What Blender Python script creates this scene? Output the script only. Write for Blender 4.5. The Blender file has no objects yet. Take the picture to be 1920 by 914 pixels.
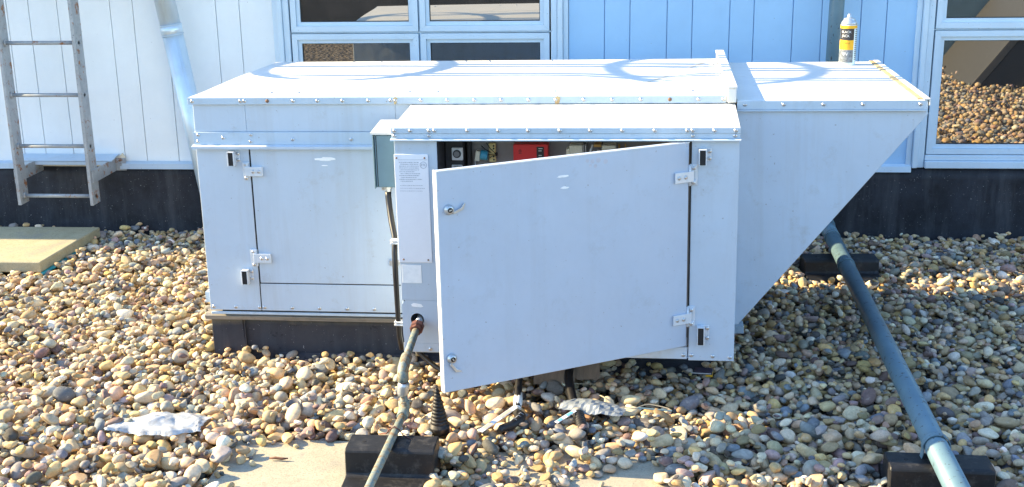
import bpy, bmesh, math, random
import numpy as np
from mathutils import Vector, Matrix, Euler
random.seed(7); rng = np.random.default_rng(7)
R = math.radians
S = bpy.context.scene
COL = S.collection

# ------------------------------------------------------------------ camera
yaw, pitch, roll = R(5.123), R(16.103), R(-0.884)
fw = Vector((-math.sin(yaw)*math.cos(pitch), math.cos(yaw)*math.cos(pitch), -math.sin(pitch)))
rt = Vector((math.cos(yaw), math.sin(yaw), 0)); up = rt.cross(fw)
rt2 = rt*math.cos(roll)+up*math.sin(roll); up2 = -rt*math.sin(roll)+up*math.cos(roll)
cd = bpy.data.cameras.new('camera'); cam = bpy.data.objects.new('camera', cd); COL.objects.link(cam)
m = Matrix((rt2, up2, -fw)).transposed().to_4x4(); m.translation = Vector((0, 0, 1.65))
cam.matrix_world = m
cd.sensor_width = 36; cd.lens = 36*2289.2/1920; cd.clip_end = 200; cd.clip_start = .05
S.camera = cam
# ------------------------------------------------------------------ light
SUN = Vector((-1.9, .17, 1.0)).normalized()            # direction towards the sun
elev = math.asin(SUN.z)
w = bpy.data.worlds.new("World"); S.world = w; w.use_nodes = True
nt = w.node_tree; nt.nodes.clear()
sky = nt.nodes.new('ShaderNodeTexSky'); sky.sky_type = 'NISHITA'; sky.sun_disc = False
sky.sun_elevation = elev; sky.sun_rotation = R(-84.9)
sky.air_density = 1.3; sky.dust_density = .4; sky.ozone_density = 4.0
bg = nt.nodes.new('ShaderNodeBackground'); bg.inputs[1].default_value = .15
wo = nt.nodes.new('ShaderNodeOutputWorld')
nt.links.new(sky.outputs[0], bg.inputs[0]); nt.links.new(bg.outputs[0], wo.inputs[0])
sl = bpy.data.lights.new('sun', 'SUN'); sl.energy = 4.9; sl.angle = R(.34); sl.color = (1, .79, .45)
so = bpy.data.objects.new('sun', sl); COL.objects.link(so)
so.rotation_euler = SUN.to_track_quat('Z', 'Y').to_euler(); so.location = SUN*20
S.view_settings.view_transform = 'Standard'; S.view_settings.look = 'None'
S.view_settings.exposure = 1.68; S.view_settings.gamma = 1; S.view_settings.use_curve_mapping = False
S.cycles.max_bounces = 6; S.cycles.diffuse_bounces = 4; S.cycles.glossy_bounces = 3

# ------------------------------------------------------------------ materials
def nodes(name):
    mt = bpy.data.materials.new(name); mt.use_nodes = True
    t = mt.node_tree; b = t.nodes['Principled BSDF']
    return mt, t, b
def N(t, typ, **k):
    n = t.nodes.new(typ)
    for a, v in k.items(): setattr(n, a, v)
    return n
def ramp(t, src, stops):
    r = N(t, 'ShaderNodeValToRGB'); e = r.color_ramp.elements
    while len(e) < len(stops): e.new(.5)
    for i, (p, c) in enumerate(stops):
        e[i].position = p; e[i].color = (*c, 1) if len(c) == 3 else c
    t.links.new(src, r.inputs[0]); return r.outputs[0]
def noise(t, scale, detail=4, rough=.6, stretch=None, coord='Object'):
    tc = N(t, 'ShaderNodeTexCoord'); n = N(t, 'ShaderNodeTexNoise')
    n.inputs['Scale'].default_value = scale; n.inputs['Detail'].default_value = detail; n.inputs['Roughness'].default_value = rough
    src = tc.outputs[coord]
    if stretch:
        mp = N(t, 'ShaderNodeMapping'); mp.inputs['Scale'].default_value = stretch
        t.links.new(src, mp.inputs[0]); src = mp.outputs[0]
    t.links.new(src, n.inputs['Vector']); return n.outputs['Fac']
def mixc(t, fac, a, b, mode='MIX'):
    mx = N(t, 'ShaderNodeMix', data_type='RGBA', blend_type=mode)
    for s, v in ((0, fac), (6, a), (7, b)):
        if hasattr(v, 'is_linked') or isinstance(v, bpy.types.NodeSocket): t.links.new(v, mx.inputs[s])
        elif s == 0: mx.inputs[0].default_value = v
        else: mx.inputs[s].default_value = (*v, 1)
    return mx.outputs[2]
def bump(t, b, h, strength=.3, dist=.002):
    bm_ = N(t, 'ShaderNodeBump'); bm_.inputs['Strength'].default_value = strength; bm_.inputs['Distance'].default_value = dist
    t.links.new(h, bm_.inputs['Height']); t.links.new(bm_.outputs[0], b.inputs['Normal'])
def simple(name, col, rough=.5, metal=0, var=.12, scale=30, dirt=None, dirtamt=.35, dscale=9, bmp=0, stretch=None, spec=None):
    mt, t, b = nodes(name)
    n1 = noise(t, scale, 5, .65, stretch)
    lo = tuple(c*(1-var) for c in col); hi = tuple(min(1, c*(1+var)) for c in col)
    c = ramp(t, n1, [(.3, lo), (.7, hi)])
    if dirt:
        n2 = noise(t, dscale, 8, .75)
        f = ramp(t, n2, [(.52, (0, 0, 0)), (.75, (dirtamt,)*3)])
        c = mixc(t, f, c, dirt)
    t.links.new(c, b.inputs['Base Color'])
    b.inputs['Roughness'].default_value = rough; b.inputs['Metallic'].default_value = metal
    if spec is not None: b.inputs['Specular IOR Level'].default_value = spec
    if bmp: bump(t, b, n1, bmp)
    return mt
M = {}
def painted_metal(name, col, dirtcol, amt, streak=True, rough=.42):
    """weathered painted sheet metal: faint vertical streaks, dirt blooms, tiny chips and slight waviness"""
    mt, t, b = nodes(name)
    a = noise(t, 3.5, 6, .7); c = ramp(t, a, [(.3, tuple(x*.95 for x in col)), (.7, tuple(min(1, x*1.03) for x in col))])
    st = noise(t, 14, 5, .7, (1, 1, .06)); f = ramp(t, st, [(.5, (0, 0, 0)), (.8, (amt*.6,)*3)])
    if streak: c = mixc(t, f, c, dirtcol)
    d = noise(t, 11, 10, .8); f2 = ramp(t, d, [(.56, (0, 0, 0)), (.74, (amt,)*3)]); c = mixc(t, f2, c, dirtcol)
    ch = noise(t, 95, 3, .5); f3 = ramp(t, ch, [(.715, (0, 0, 0)), (.75, (.6,)*3)]); c = mixc(t, f3, c, (.16, .12, .09))
    t.links.new(c, b.inputs['Base Color']); b.inputs['Roughness'].default_value = rough
    wv = noise(t, 5.5, 3, .5); bump(t, b, wv, .7, .010)
    pt = noise(t, 2.1, 3, .6); c = mixc(t, ramp(t, pt, [(.35, (0, 0, 0)), (.7, (.22,)*3)]), c, tuple(x*.78 for x in col)); t.links.new(c, b.inputs['Base Color'])
    rg_ = ramp(t, d, [(.4, (rough,)*3), (.7, (min(1, rough+.25),)*3)]); t.links.new(rg_, b.inputs['Roughness'])
    return mt
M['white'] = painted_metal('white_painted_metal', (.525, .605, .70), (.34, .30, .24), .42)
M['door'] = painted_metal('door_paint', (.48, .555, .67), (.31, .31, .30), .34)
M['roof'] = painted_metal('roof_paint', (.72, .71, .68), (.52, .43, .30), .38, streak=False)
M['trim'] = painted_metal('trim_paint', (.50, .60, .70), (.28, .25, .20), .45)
M['clad'] = painted_metal('cladding_paint', (.82, .87, .90), (.58, .6, .6), .12, rough=.5)
M['clad_shade'] = painted_metal('cladding_shade_blue', (.40, .64, .90), (.36, .5, .64), .12, rough=.5)  # bluer shade of the right-hand wall put into the base colour
M['frame'] = painted_metal('window_frame_paint', (.64, .77, .88), (.42, .42, .42), .22, rough=.38)
M['galv'] = simple('galvanised_metal', (.55, .58, .6), .38, .7, .2, 22, (.35, .3, .25), .3)
M['dpipe'] = simple('downspout_metal', (.60, .72, .82), .32, .35, .08, 14, (.35, .35, .35), .25, stretch=(1, 1, .3))
M['hinge'] = simple('hinge_paint', (.66, .70, .75), .35, .1, .05, 40, (.3, .25, .2), .3, 30)
M['screw'] = simple('screw_metal', (.6, .62, .64), .3, .8, .15, 200, (.3, .16, .08), .6, 30)
M['rustscrew'] = simple('rusty_screw', (.22, .12, .07), .7, .2, .3, 200)
M['gap'] = simple('dark_gasket', (.012, .012, .014), .7)
M['rubber'] = simple('black_rubber', (.008, .008, .010), .55, 0, .35, 60, (.13, .12, .11), .6, 22, bmp=.5)
M['cable'] = simple('cable_jacket', (.010, .010, .012), .38, 0, .3, 80)
M['nut'] = simple('rusty_red_iron', (.15, .06, .045), .6, .3, .35, 90, (.3, .14, .06), .6, 40, bmp=.4)
M['plastic_white'] = simple('white_plastic', (.78, .79, .8), .4)
M['plate'] = simple('nameplate_face', (.88, .88, .92), .5, 0, .02, 60, (.6, .6, .65), .15, 30)
M['ink'] = simple('faded_grey_ink', (.42, .43, .47), .7)
M['ink2'] = simple('black_ink', (.03, .03, .03), .6)
M['sticker'] = simple('sticker_paper', (.92, .94, .95), .55)
M['ebox'] = simple('grey_blue_enclosure_paint', (.13, .215, .27), .42, 0, .06, 12, (.1, .12, .14), .3)
M['eboxtop'] = M['white']
M['inner'] = simple('control_panel_grey', (.24, .235, .24), .5, 0, .06, 20, (.12, .1, .09), .4)
M['dark'] = simple('dark_interior', (.035, .035, .04), .6)
M['red'] = simple('red_controller_plastic', (.68, .035, .04), .35, 0, .04, 40)
M['yellow'] = simple('cream_terminal_plastic', (.75, .62, .28), .5, 0, .08, 60, (.3, .2, .1), .3, 60)
M['cyan'] = simple('blue_capacitor_sleeve', (.05, .33, .5), .3)
M['cream'] = simple('relay_cover', (.72, .70, .58), .5, 0, .14, 190)
M['copper'] = simple('ochre_coil', (.55, .33, .1), .45, .3)
M['sealant'] = simple('sealant', (.66, .58, .44), .7, 0, .2, 60)
M['rustpaint'] = simple('rusted_cream_paint', (.58, .42, .20), .6, 0, .2, 60, (.28, .10, .03), .95, 12)
M['wood'] = simple('weathered_nailer_wood', (.26, .235, .20), .8, 0, .3, 40, (.10, .08, .07), .8, 14, bmp=.6, stretch=(.15, 1, 2))
M['cardboard'] = simple('weathered_cardboard', (.25, .18, .13), .85, 0, .25, 60, (.12, .08, .06), .5, 30, bmp=.4, stretch=(1, .3, .1))
M['teal'] = simple('teal_foam', (.05, .4, .42), .7)
M['stick'] = simple('rusty_brown_bark', (.16, .07, .04), .8)
M['wire'] = simple('dry_tan_cord', (.42, .36, .26), .7)
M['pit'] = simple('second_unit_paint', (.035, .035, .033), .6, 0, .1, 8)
def membrane(name, base, lo):
    mt, t, b = nodes(name)
    n = noise(t, 5, 9, .75); c = ramp(t, n, [(.3, lo), (.7, base)])
    st = noise(t, 10, 6, .7, (1, 1, .12)); f = ramp(t, st, [(.48, (0, 0, 0)), (.72, (.75,)*3)]); c = mixc(t, f, c, (.075, .078, .09))
    sp = noise(t, 170, 2, .5); f = ramp(t, sp, [(.735, (0, 0, 0)), (.745, (.8,)*3)]); c = mixc(t, f, c, (.5, .5, .5))
    t.links.new(c, b.inputs['Base Color']); b.inputs['Roughness'].default_value = .6
    b.inputs['Specular IOR Level'].default_value = .3
    bump(t, b, n, .5, .006); return mt
M['membrane'] = membrane('bitumen_membrane', (.036, .040, .054), (.008, .009, .012))
def membrane2(name, base, lo):
    mt = membrane(name, base, lo); t = mt.node_tree; b = t.nodes['Principled BSDF']
    old = b.inputs['Base Color'].links[0].from_socket
    n = noise(t, 16, 9, .8, (1, 1, 1.6)); f = ramp(t, n, [(.60, (0, 0, 0)), (.625, (.9,)*3), (.66, (.1,)*3), (.70, (.8,)*3)])
    c = mixc(t, f, old, (.006, .006, .008)); n = noise(t, 26, 9, .8); f = ramp(t, n, [(.66, (0, 0, 0)), (.69, (.5,)*3)]); c = mixc(t, f, c, (.22, .20, .19))
    tc = N(t, 'ShaderNodeTexCoord'); sx = N(t, 'ShaderNodeSeparateXYZ'); t.links.new(tc.outputs['Object'], sx.inputs[0])
    n2 = noise(t, 12, 4, .6, (1, 1, .3)); mm = N(t, 'ShaderNodeMath', operation='MULTIPLY_ADD'); t.links.new(n2, mm.inputs[0]); mm.inputs[1].default_value = .05; t.links.new(sx.outputs[2], mm.inputs[2])
    f = ramp(t, mm.outputs[0], [(.150, (0, 0, 0)), (.172, (.55,)*3)]); c = mixc(t, f, c, (.20, .17, .11))
    t.links.new(c, b.inputs['Base Color']); return mt
M['curbmem'] = membrane2('curb_membrane', (.055, .055, .065), (.03, .03, .038))
def galvpipe():
    mt, t, b = nodes('weathered_gas_pipe')
    n = noise(t, 34, 8, .72)
    c = ramp(t, n, [(.36, (.09, .13, .14)), (.45, (.18, .24, .24)), (.53, (.29, .29, .22)), (.59, (.19, .11, .06)), (.66, (.36, .31, .20))])
    t.links.new(c, b.inputs['Base Color']); b.inputs['Roughness'].default_value = .62; b.inputs['Metallic'].default_value = .15
    bump(t, b, n, .4, .002); return mt
M['gaspipe'] = galvpipe()
def drainpipe():
    mt, t, b = nodes('blue_grey_drain_pipe')
    n = noise(t, 9, 6, .6); c = ramp(t, n, [(.3, (.10, .175, .225)), (.7, (.14, .235, .285))])
    s = noise(t, 60, 5, .6, (1, 1, .45)); f = ramp(t, s, [(.61, (0, 0, 0)), (.65, (.9,)*3)]); c = mixc(t, f, c, (.04, .04, .045))
    t.links.new(c, b.inputs['Base Color']); b.inputs['Roughness'].default_value = .42
    bump(t, b, noise(t, 240, 2, .5), .12, .001); return mt
M['drain'] = drainpipe()
def concrete(name, c0, c1):
    mt, t, b = nodes(name)
    n = noise(t, 14, 10, .8); c = ramp(t, n, [(.35, c0), (.62, c1)])
    s = noise(t, 150, 5, .75); f = ramp(t, s, [(.53, (0, 0, 0)), (.64, (.75,)*3)]); c = mixc(t, f, c, tuple(x*.6 for x in c0))
    st = noise(t, 7, 8, .7); f = ramp(t, st, [(.54, (0, 0, 0)), (.66, (.55,)*3)]); c = mixc(t, f, c, (.19, .19, .18))
    t.links.new(c, b.inputs['Base Color']); b.inputs['Roughness'].default_value = .9
    bump(t, b, s, .5, .003); return mt
M['slab'] = concrete('textured_concrete_paver', (.34, .30, .19), (.46, .41, .27))
M['sand'] = concrete('sandy_concrete', (.33, .30, .23), (.46, .41, .31))
def slab_grooves(mt):
    t = mt.node_tree; b = t.nodes['Principled BSDF']
    tc = N(t, 'ShaderNodeTexCoord'); wv = N(t, 'ShaderNodeTexWave'); wv.wave_type = 'BANDS'; wv.bands_direction = 'X'
    wv.inputs['Scale'].default_value = 28; wv.inputs['Distortion'].default_value = .3
    t.links.new(tc.outputs['Object'], wv.inputs['Vector'])
    wv2 = N(t, 'ShaderNodeTexWave'); wv2.bands_direction = 'Y'; wv2.inputs['Scale'].default_value = 28
    t.links.new(tc.outputs['Object'], wv2.inputs['Vector'])
    mm = N(t, 'ShaderNodeMath', operation='MINIMUM'); t.links.new(wv.outputs['Fac'], mm.inputs[0]); t.links.new(wv2.outputs['Fac'], mm.inputs[1])
    bump(t, b, mm.outputs[0], .35, .002)
slab_grooves(M['slab'])
def rustyladder():
    mt, t, b = nodes('grey_ladder_paint')
    n = noise(t, 14, 8, .75); c = ramp(t, n, [(.3, (.25, .27, .29)), (.7, (.40, .43, .46))])
    r = noise(t, 22, 7, .72); f = ramp(t, r, [(.575, (0, 0, 0)), (.62, (1,)*3)]); c = mixc(t, f, c, (.25, .11, .045))
    d = noise(t, 130, 3, .6); f = ramp(t, d, [(.66, (0, 0, 0)), (.7, (.9,)*3)]); c = mixc(t, f, c, (.06, .045, .035))
    t.links.new(c, b.inputs['Base Color']); b.inputs['Roughness'].default_value = .55; b.inputs['Metallic'].default_value = .1
    bump(t, b, d, .3, .001); return mt
M['ladder'] = rustyladder()
def glassmat():
    mt, t, b = nodes('tinted_window_glass')
    for n in list(t.nodes):
        if n.type != 'OUTPUT_MATERIAL': t.nodes.remove(n)
    out = [n for n in t.nodes if n.type == 'OUTPUT_MATERIAL'][0]
    g = N(t, 'ShaderNodeBsdfGlossy'); g.inputs['Color'].default_value = (.68, .66, .62, 1); g.inputs['Roughness'].default_value = .012
    d = N(t, 'ShaderNodeBsdfDiffuse'); d.inputs['Color'].default_value = (.03, .03, .032, 1)
    mx = N(t, 'ShaderNodeMixShader'); mx.inputs[0].default_value = .52
    wv = noise(t, 2.2, 1, .3); bp = N(t, 'ShaderNodeBump'); bp.inputs['Strength'].default_value = .03; bp.inputs['Distance'].default_value = .01
    t.links.new(wv, bp.inputs['Height']); t.links.new(bp.outputs[0], g.inputs['Normal'])
    t.links.new(d.outputs[0], mx.inputs[1]); t.links.new(g.outputs[0], mx.inputs[2]); t.links.new(mx.outputs[0], out.inputs[0]); return mt
M['glass'] = glassmat()
def plasticfilm():
    mt, t, b = nodes('clear_plastic_film')
    b.inputs['Base Color'].default_value = (.52, .54, .56, 1); b.inputs['Roughness'].default_value = .2
    b.inputs['Alpha'].default_value = .72
    n = noise(t, 30, 6, .7); a = ramp(t, n, [(.34, (.42,)*3), (.60, (.92,)*3)]); t.links.new(a, b.inputs['Alpha'])
    return mt
M['film'] = plasticfilm()
def stone():
    mt, t, b = nodes('river_stone')
    at = N(t, 'ShaderNodeAttribute'); at.attribute_name = 'stone_colour'
    n = noise(t, 85, 6, .7); f = ramp(t, n, [(.3, (.74,)*3), (.7, (1.2,)*3)])
    c = mixc(t, 1.0, at.outputs['Color'], f, 'MULTIPLY')
    s = noise(t, 420, 3, .7); f = ramp(t, s, [(.62, (0, 0, 0)), (.72, (.45,)*3)]); c = mixc(t, f, c, (.12, .11, .10))
    l = noise(t, 38, 3, .5, (1, .3, 2.4)); f = ramp(t, l, [(.60, (0, 0, 0)), (.66, (.28,)*3), (.72, (0, 0, 0))]); c = mixc(t, f, c, (.62, .56, .46))
    t.links.new(c, b.inputs['Base Color']); b.inputs['Roughness'].default_value = .78
    b.inputs['Specular IOR Level'].default_value = .22
    bump(t, b, n, .35, .002); return mt
M['stone'] = stone()
def groundmat():
    mt, t, b = nodes('gravel_bed')
    tc = N(t, 'ShaderNodeTexCoord'); v = N(t, 'ShaderNodeTexVoronoi'); v.inputs['Scale'].default_value = 26
    t.links.new(tc.outputs['Object'], v.inputs['Vector'])
    c = ramp(t, v.outputs['Color'], [(.1, (.12, .10, .08)), (.4, (.32, .25, .16)), (.7, (.22, .20, .19)), (.9, (.42, .35, .25))])
    e = ramp(t, v.outputs['Distance'], [(.25, (1, 1, 1)), (.75, (.12,)*3)]); c = mixc(t, 1, c, e, 'MULTIPLY')
    t.links.new(c, b.inputs['Base Color']); b.inputs['Roughness'].default_value = .85
    bump(t, b, e, .9, .03); return mt
M['ground'] = groundmat()

# ------------------------------------------------------------------ mesh helpers
class MB:
    def __init__(s): s.bm = bmesh.new(); s.slots = []; s.mi = 0
    def _new(s, verts_before, faces_before=None): pass
    def box(s, x0, x1, y0, y1, z0, z1, bev=0, seg=1):
        b = bmesh.new(); bmesh.ops.create_cube(b, size=1)
        for v in b.verts:
            v.co = Vector(((x0+x1)/2+v.co.x*(x1-x0), (y0+y1)/2+v.co.y*(y1-y0), (z0+z1)/2+v.co.z*(z1-z0)))
        if bev: bmesh.ops.bevel(b, geom=b.edges[:], offset=bev, segments=seg, affect='EDGES', clamp_overlap=True)
        return s._merge(b)
    def _merge(s, b, mat=None):
        if mat is not None: b.transform(mat)
        vs = [s.bm.verts.new(v.co) for v in b.verts]; b.verts.index_update()
        for f in b.faces:
            try:
                nf = s.bm.faces.new([vs[v.index] for v in f.verts]); nf.smooth = f.smooth; nf.material_index = s.mi
            except ValueError: pass
        b.free(); return s
    def prism(s, poly, a0, a1, axis='y', bev=0):
        """poly = list of 2D points; axis y: (x,z) polygon, axis x: (y,z) polygon, axis z: (x,y)"""
        b = bmesh.new()
        def P(p, a): return {'y': (p[0], a, p[1]), 'x': (a, p[0], p[1]), 'z': (p[0], p[1], a)}[axis]
        A = [b.verts.new(P(p, a0)) for p in poly]; B = [b.verts.new(P(p, a1)) for p in poly]
        n = len(poly); b.faces.new(A); b.faces.new(B[::-1])
        for i in range(n): b.faces.new([A[i], B[i], B[(i+1) % n], A[(i+1) % n]])
        bmesh.ops.recalc_face_normals(b, faces=b.faces[:])
        if bev: bmesh.ops.bevel(b, geom=b.edges[:], offset=bev, segments=1, affect='EDGES', clamp_overlap=True)
        return s._merge(b)
    def tube(s, pts, r, seg=12, cap=True, smooth=True):
        pts = [Vector(p) for p in pts]; rs = r if isinstance(r, (list, tuple)) else [r]*len(pts)
        b = bmesh.new(); rings = []; prev = None
        for i, p in enumerate(pts):
            d = (pts[min(i+1, len(pts)-1)]-pts[max(i-1, 0)]).normalized()
            if prev is None:
                a = d.orthogonal().normalized()
            else:
                a = (prev-d*prev.dot(d)).normalized()
            prev = a; c = d.cross(a)
            rings.append([b.verts.new(p+(a*math.cos(2*math.pi*k/seg)+c*math.sin(2*math.pi*k/seg))*rs[i]) for k in range(seg)])
        for i in range(len(rings)-1):
            for k in range(seg):
                f = b.faces.new([rings[i][k], rings[i][(k+1) % seg], rings[i+1][(k+1) % seg], rings[i+1][k]]); f.smooth = smooth
        if cap: b.faces.new(rings[0][::-1]); b.faces.new(rings[-1])
        return s._merge(b)
    def lathe(s, prof, c, seg=24, axis='z', smooth=True):
        b = bmesh.new(); rings = []
        for (r, h) in prof:
            ring = []
            for k in range(seg):
                a = 2*math.pi*k/seg; u, v = r*math.cos(a), r*math.sin(a)
                ring.append(b.verts.new({'z': (c[0]+u, c[1]+v, c[2]+h), 'y': (c[0]+u, c[1]+h, c[2]+v), 'x': (c[0]+h, c[1]+u, c[2]+v)}[axis]))
            rings.append(ring)
        for i in range(len(rings)-1):
            for k in range(seg):
                f = b.faces.new([rings[i][k], rings[i][(k+1) % seg], rings[i+1][(k+1) % seg], rings[i+1][k]]); f.smooth = smooth
        b.faces.new(rings[0][::-1]); b.faces.new(rings[-1])
        bmesh.ops.recalc_face_normals(b, faces=b.faces[:])
        return s._merge(b)
    def xform(s, mat): s.bm.transform(mat); return s
    def build(s, name, mat, parent=None, off=(0, 0, 0), col=None):
        if off != (0, 0, 0): s.bm.transform(Matrix.Translation(Vector(off)))
        bmesh.ops.recalc_face_normals(s.bm, faces=s.bm.faces[:])
        me = bpy.data.meshes.new(name); s.bm.to_mesh(me); s.bm.free()
        for mm in (mat if isinstance(mat, (list, tuple)) else [mat]): me.materials.append(mm)
        o = bpy.data.objects.new(name, me); COL.objects.link(o)
        if parent: o.parent = parent
        return o
def tag(o, label, cat, group=None, kind=None):
    if label: o['label'] = label
    if cat: o['category'] = cat
    if group: o['group'] = group
    if kind: o['kind'] = kind
    return o
def empty(name, loc, label, cat, group=None, rot=(0, 0, 0)):
    o = bpy.data.objects.new(name, None); COL.objects.link(o); o.location = loc; o.rotation_euler = rot
    o.empty_display_size = .1
    return tag(o, label, cat, group)
def arc(c, r, a0, a1, n, plane='xy'):
    out = []
    for i in range(n+1):
        a = a0+(a1-a0)*i/n; u, v = r*math.cos(a), r*math.sin(a)
        out.append({'xy': (c[0]+u, c[1]+v, c[2]), 'yz': (c[0], c[1]+u, c[2]+v), 'xz': (c[0]+u, c[1], c[2]+v)}[plane])
    return out
def text_obj(txt, size, mat, parent, loc, rot=(R(90), 0, 0), name='lettering', depth=.0006):
    cu = bpy.data.curves.new(name, 'FONT'); cu.body = txt; cu.size = size; cu.extrude = depth; cu.align_x = 'CENTER'; cu.align_y = 'CENTER'
    tmp = bpy.data.objects.new('tmp_text', cu); COL.objects.link(tmp)
    dg = bpy.context.evaluated_depsgraph_get(); me = bpy.data.meshes.new_from_object(tmp.evaluated_get(dg))
    bpy.data.objects.remove(tmp); me.materials.clear(); me.materials.append(mat)
    me.transform(Matrix.Translation(Vector(loc)) @ Euler(rot).to_matrix().to_4x4())
    o = bpy.data.objects.new(name, me); COL.objects.link(o); o.parent = parent; return o

# ------------------------------------------------------------------ unit frame
C0 = Vector((-.6, 4.2, 0)); UOFF = (.6, -4.2, 0)
UROT = Euler((R(-.742), R(-.535), R(-2.151)), 'XYZ'); UM = UROT.to_matrix()
def UW(x, y, z): return C0+UM @ (Vector((x, y, z))-C0)
def UL(p): return C0+UM.inverted() @ (Vector(p)-C0)

# ================================================================== GROUND
g = MB(); g.box(-14, 14, -14, 6.6, -.25, -.045)
tag(g.build('ground', M['ground']), 'flat gravel covered roof under the pebbles', None, None, 'structure')

# ================================================================== BUILDING WALL
WY = 5.868
wall = empty('building_wall', (0, WY, 0), 'pale panelled wall with windows rising above a black base', 'wall')
WO = (0, -WY, 0)
HW = 2.06
seams = [-.2400, -.07, .051, .224, .343, .516, .629, .808, .942, 1.12, 1.238, 1.400]
left = [-1.671, -1.837, -1.953, -2.205, -2.369, -2.484, -2.751, -2.898, -3.009]
x = -3.009; k = 0
while x > -12: x -= (.16, .115, .25)[k % 3]; left.append(x); k += 1
left = left[::-1]
def boards(xs, z0, z1, mb):
    for i in range(len(xs)-1):
        gp = .0022 if i % 2 else .0012
        mb.box(xs[i]+gp, xs[i+1]-gp, WY, WY+.02, z0, z1, .0015)
c = MB(); boards(left, .352, HW, c); c.box(-12, -1.671, WY+.012, WY+.03, .36, HW-.01)
c.box(-1.671, -.24, WY, WY+.03, 1.93, HW)
c.build('cladding', M['clad'], wall, WO)
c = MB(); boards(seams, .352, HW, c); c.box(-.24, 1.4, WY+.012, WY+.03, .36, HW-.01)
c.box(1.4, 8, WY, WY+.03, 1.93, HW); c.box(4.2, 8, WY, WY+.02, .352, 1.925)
c.build('cladding', M['clad_shade'], wall, WO)['label'] = 'wall boards right of the centre window, blue shade in their colour'
c = MB(); c.box(-12, 8, WY+.032, WY+.25, -.05, HW-.02); c.build('wall_core', M['gap'], wall, WO)
c = MB(); c.box(-12, 8, WY-.05, WY+.3, HW+.002, HW+.05, .004); c.build('coping', M['trim'], wall, WO)
c = MB(); c.prism([(WY-.225, HW-.10), (WY-.225, HW+.02), (WY-.218, HW+.02), (WY-.218, HW-.093), (WY-.06, HW-.093), (WY-.06, HW-.03), (WY-.001, HW-.001), (WY-.001, HW-.06), (WY-.053, HW-.10)], -4.7, 4.5, 'x')
c.build('shade_gutter', M['trim'], wall, WO)  # unseen gutter added, its length cut to shade the right-hand gravel
# black base upstand with a lumpy top
def wavy_sheet(x0, x1, nx, zb, zt, y, amp, thick=.03, seed=1):
    r_ = random.Random(seed); mb = MB(); b = bmesh.new(); rows = []
    nz = 7
    offs = [[(r_.random()-.5)*amp for _ in range(nx+1)] for _ in range(nz+1)]
    for j in range(nz+1):
        rows.append([b.verts.new((x0+(x1-x0)*i/nx, y+offs[j][i]-(.012 if j == 0 else 0), zb+(zt-zb)*j/nz)) for i in range(nx+1)])
    for j in range(nz):
        for i in range(nx):
            f = b.faces.new([rows[j][i], rows[j][i+1], rows[j+1][i+1], rows[j+1][i]]); f.smooth = True
    ext = bmesh.ops.extrude_face_region(b, geom=b.faces[:])
    for v in [e for e in ext['geom'] if isinstance(e, bmesh.types.BMVert)]: v.co.y += thick
    mb._merge(b); return mb
wavy_sheet(-12, 8, 220, -.05, .345, WY-.01, .007).build('base_membrane', M['membrane'], wall, WO)
# flashing strips
for (a, b_) in ((-12, -3.02), (-2.505, -1.70), (-1.66, 1.395)):
    c = MB(); c.prism([(WY-.030, .330), (WY-.026, .330), (WY-.022, .352), (WY-.002, .360), (WY-.002, .366), (WY-.026, .357)], a, b_, 'x')
    c.build('flashing', M['trim'] if a < -1.8 else M['frame'], wall, WO)
c = MB(); c.prism([(WY-.10, .383), (WY-.10, .387), (WY-.01, .402), (WY-.002, .402), (WY-.002, .396), (WY-.012, .396)], -3.02, -2.515, 'x')
c.prism([(WY-.10, .366), (WY-.097, .366), (WY-.097, .385), (WY-.10, .385)], -3.02, -2.53, 'x')
c.build('flashing', M['trim'], wall, WO)['label'] = 'raised flashing flap behind the ladder'
c = MB(); c.prism([(-2.535, .372), (-2.50, .352), (-2.475, .385), (-2.49, .41), (-2.50, .40)], WY-.02, WY-.012)
c.build('sealant_patch', M['sealant'], wall, WO)
c = MB(); c.box(-3.0, -2.51, WY-.014, WY-.008, .34, .362); c.build('wood_strip', M['cream'], wall, WO)
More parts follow.
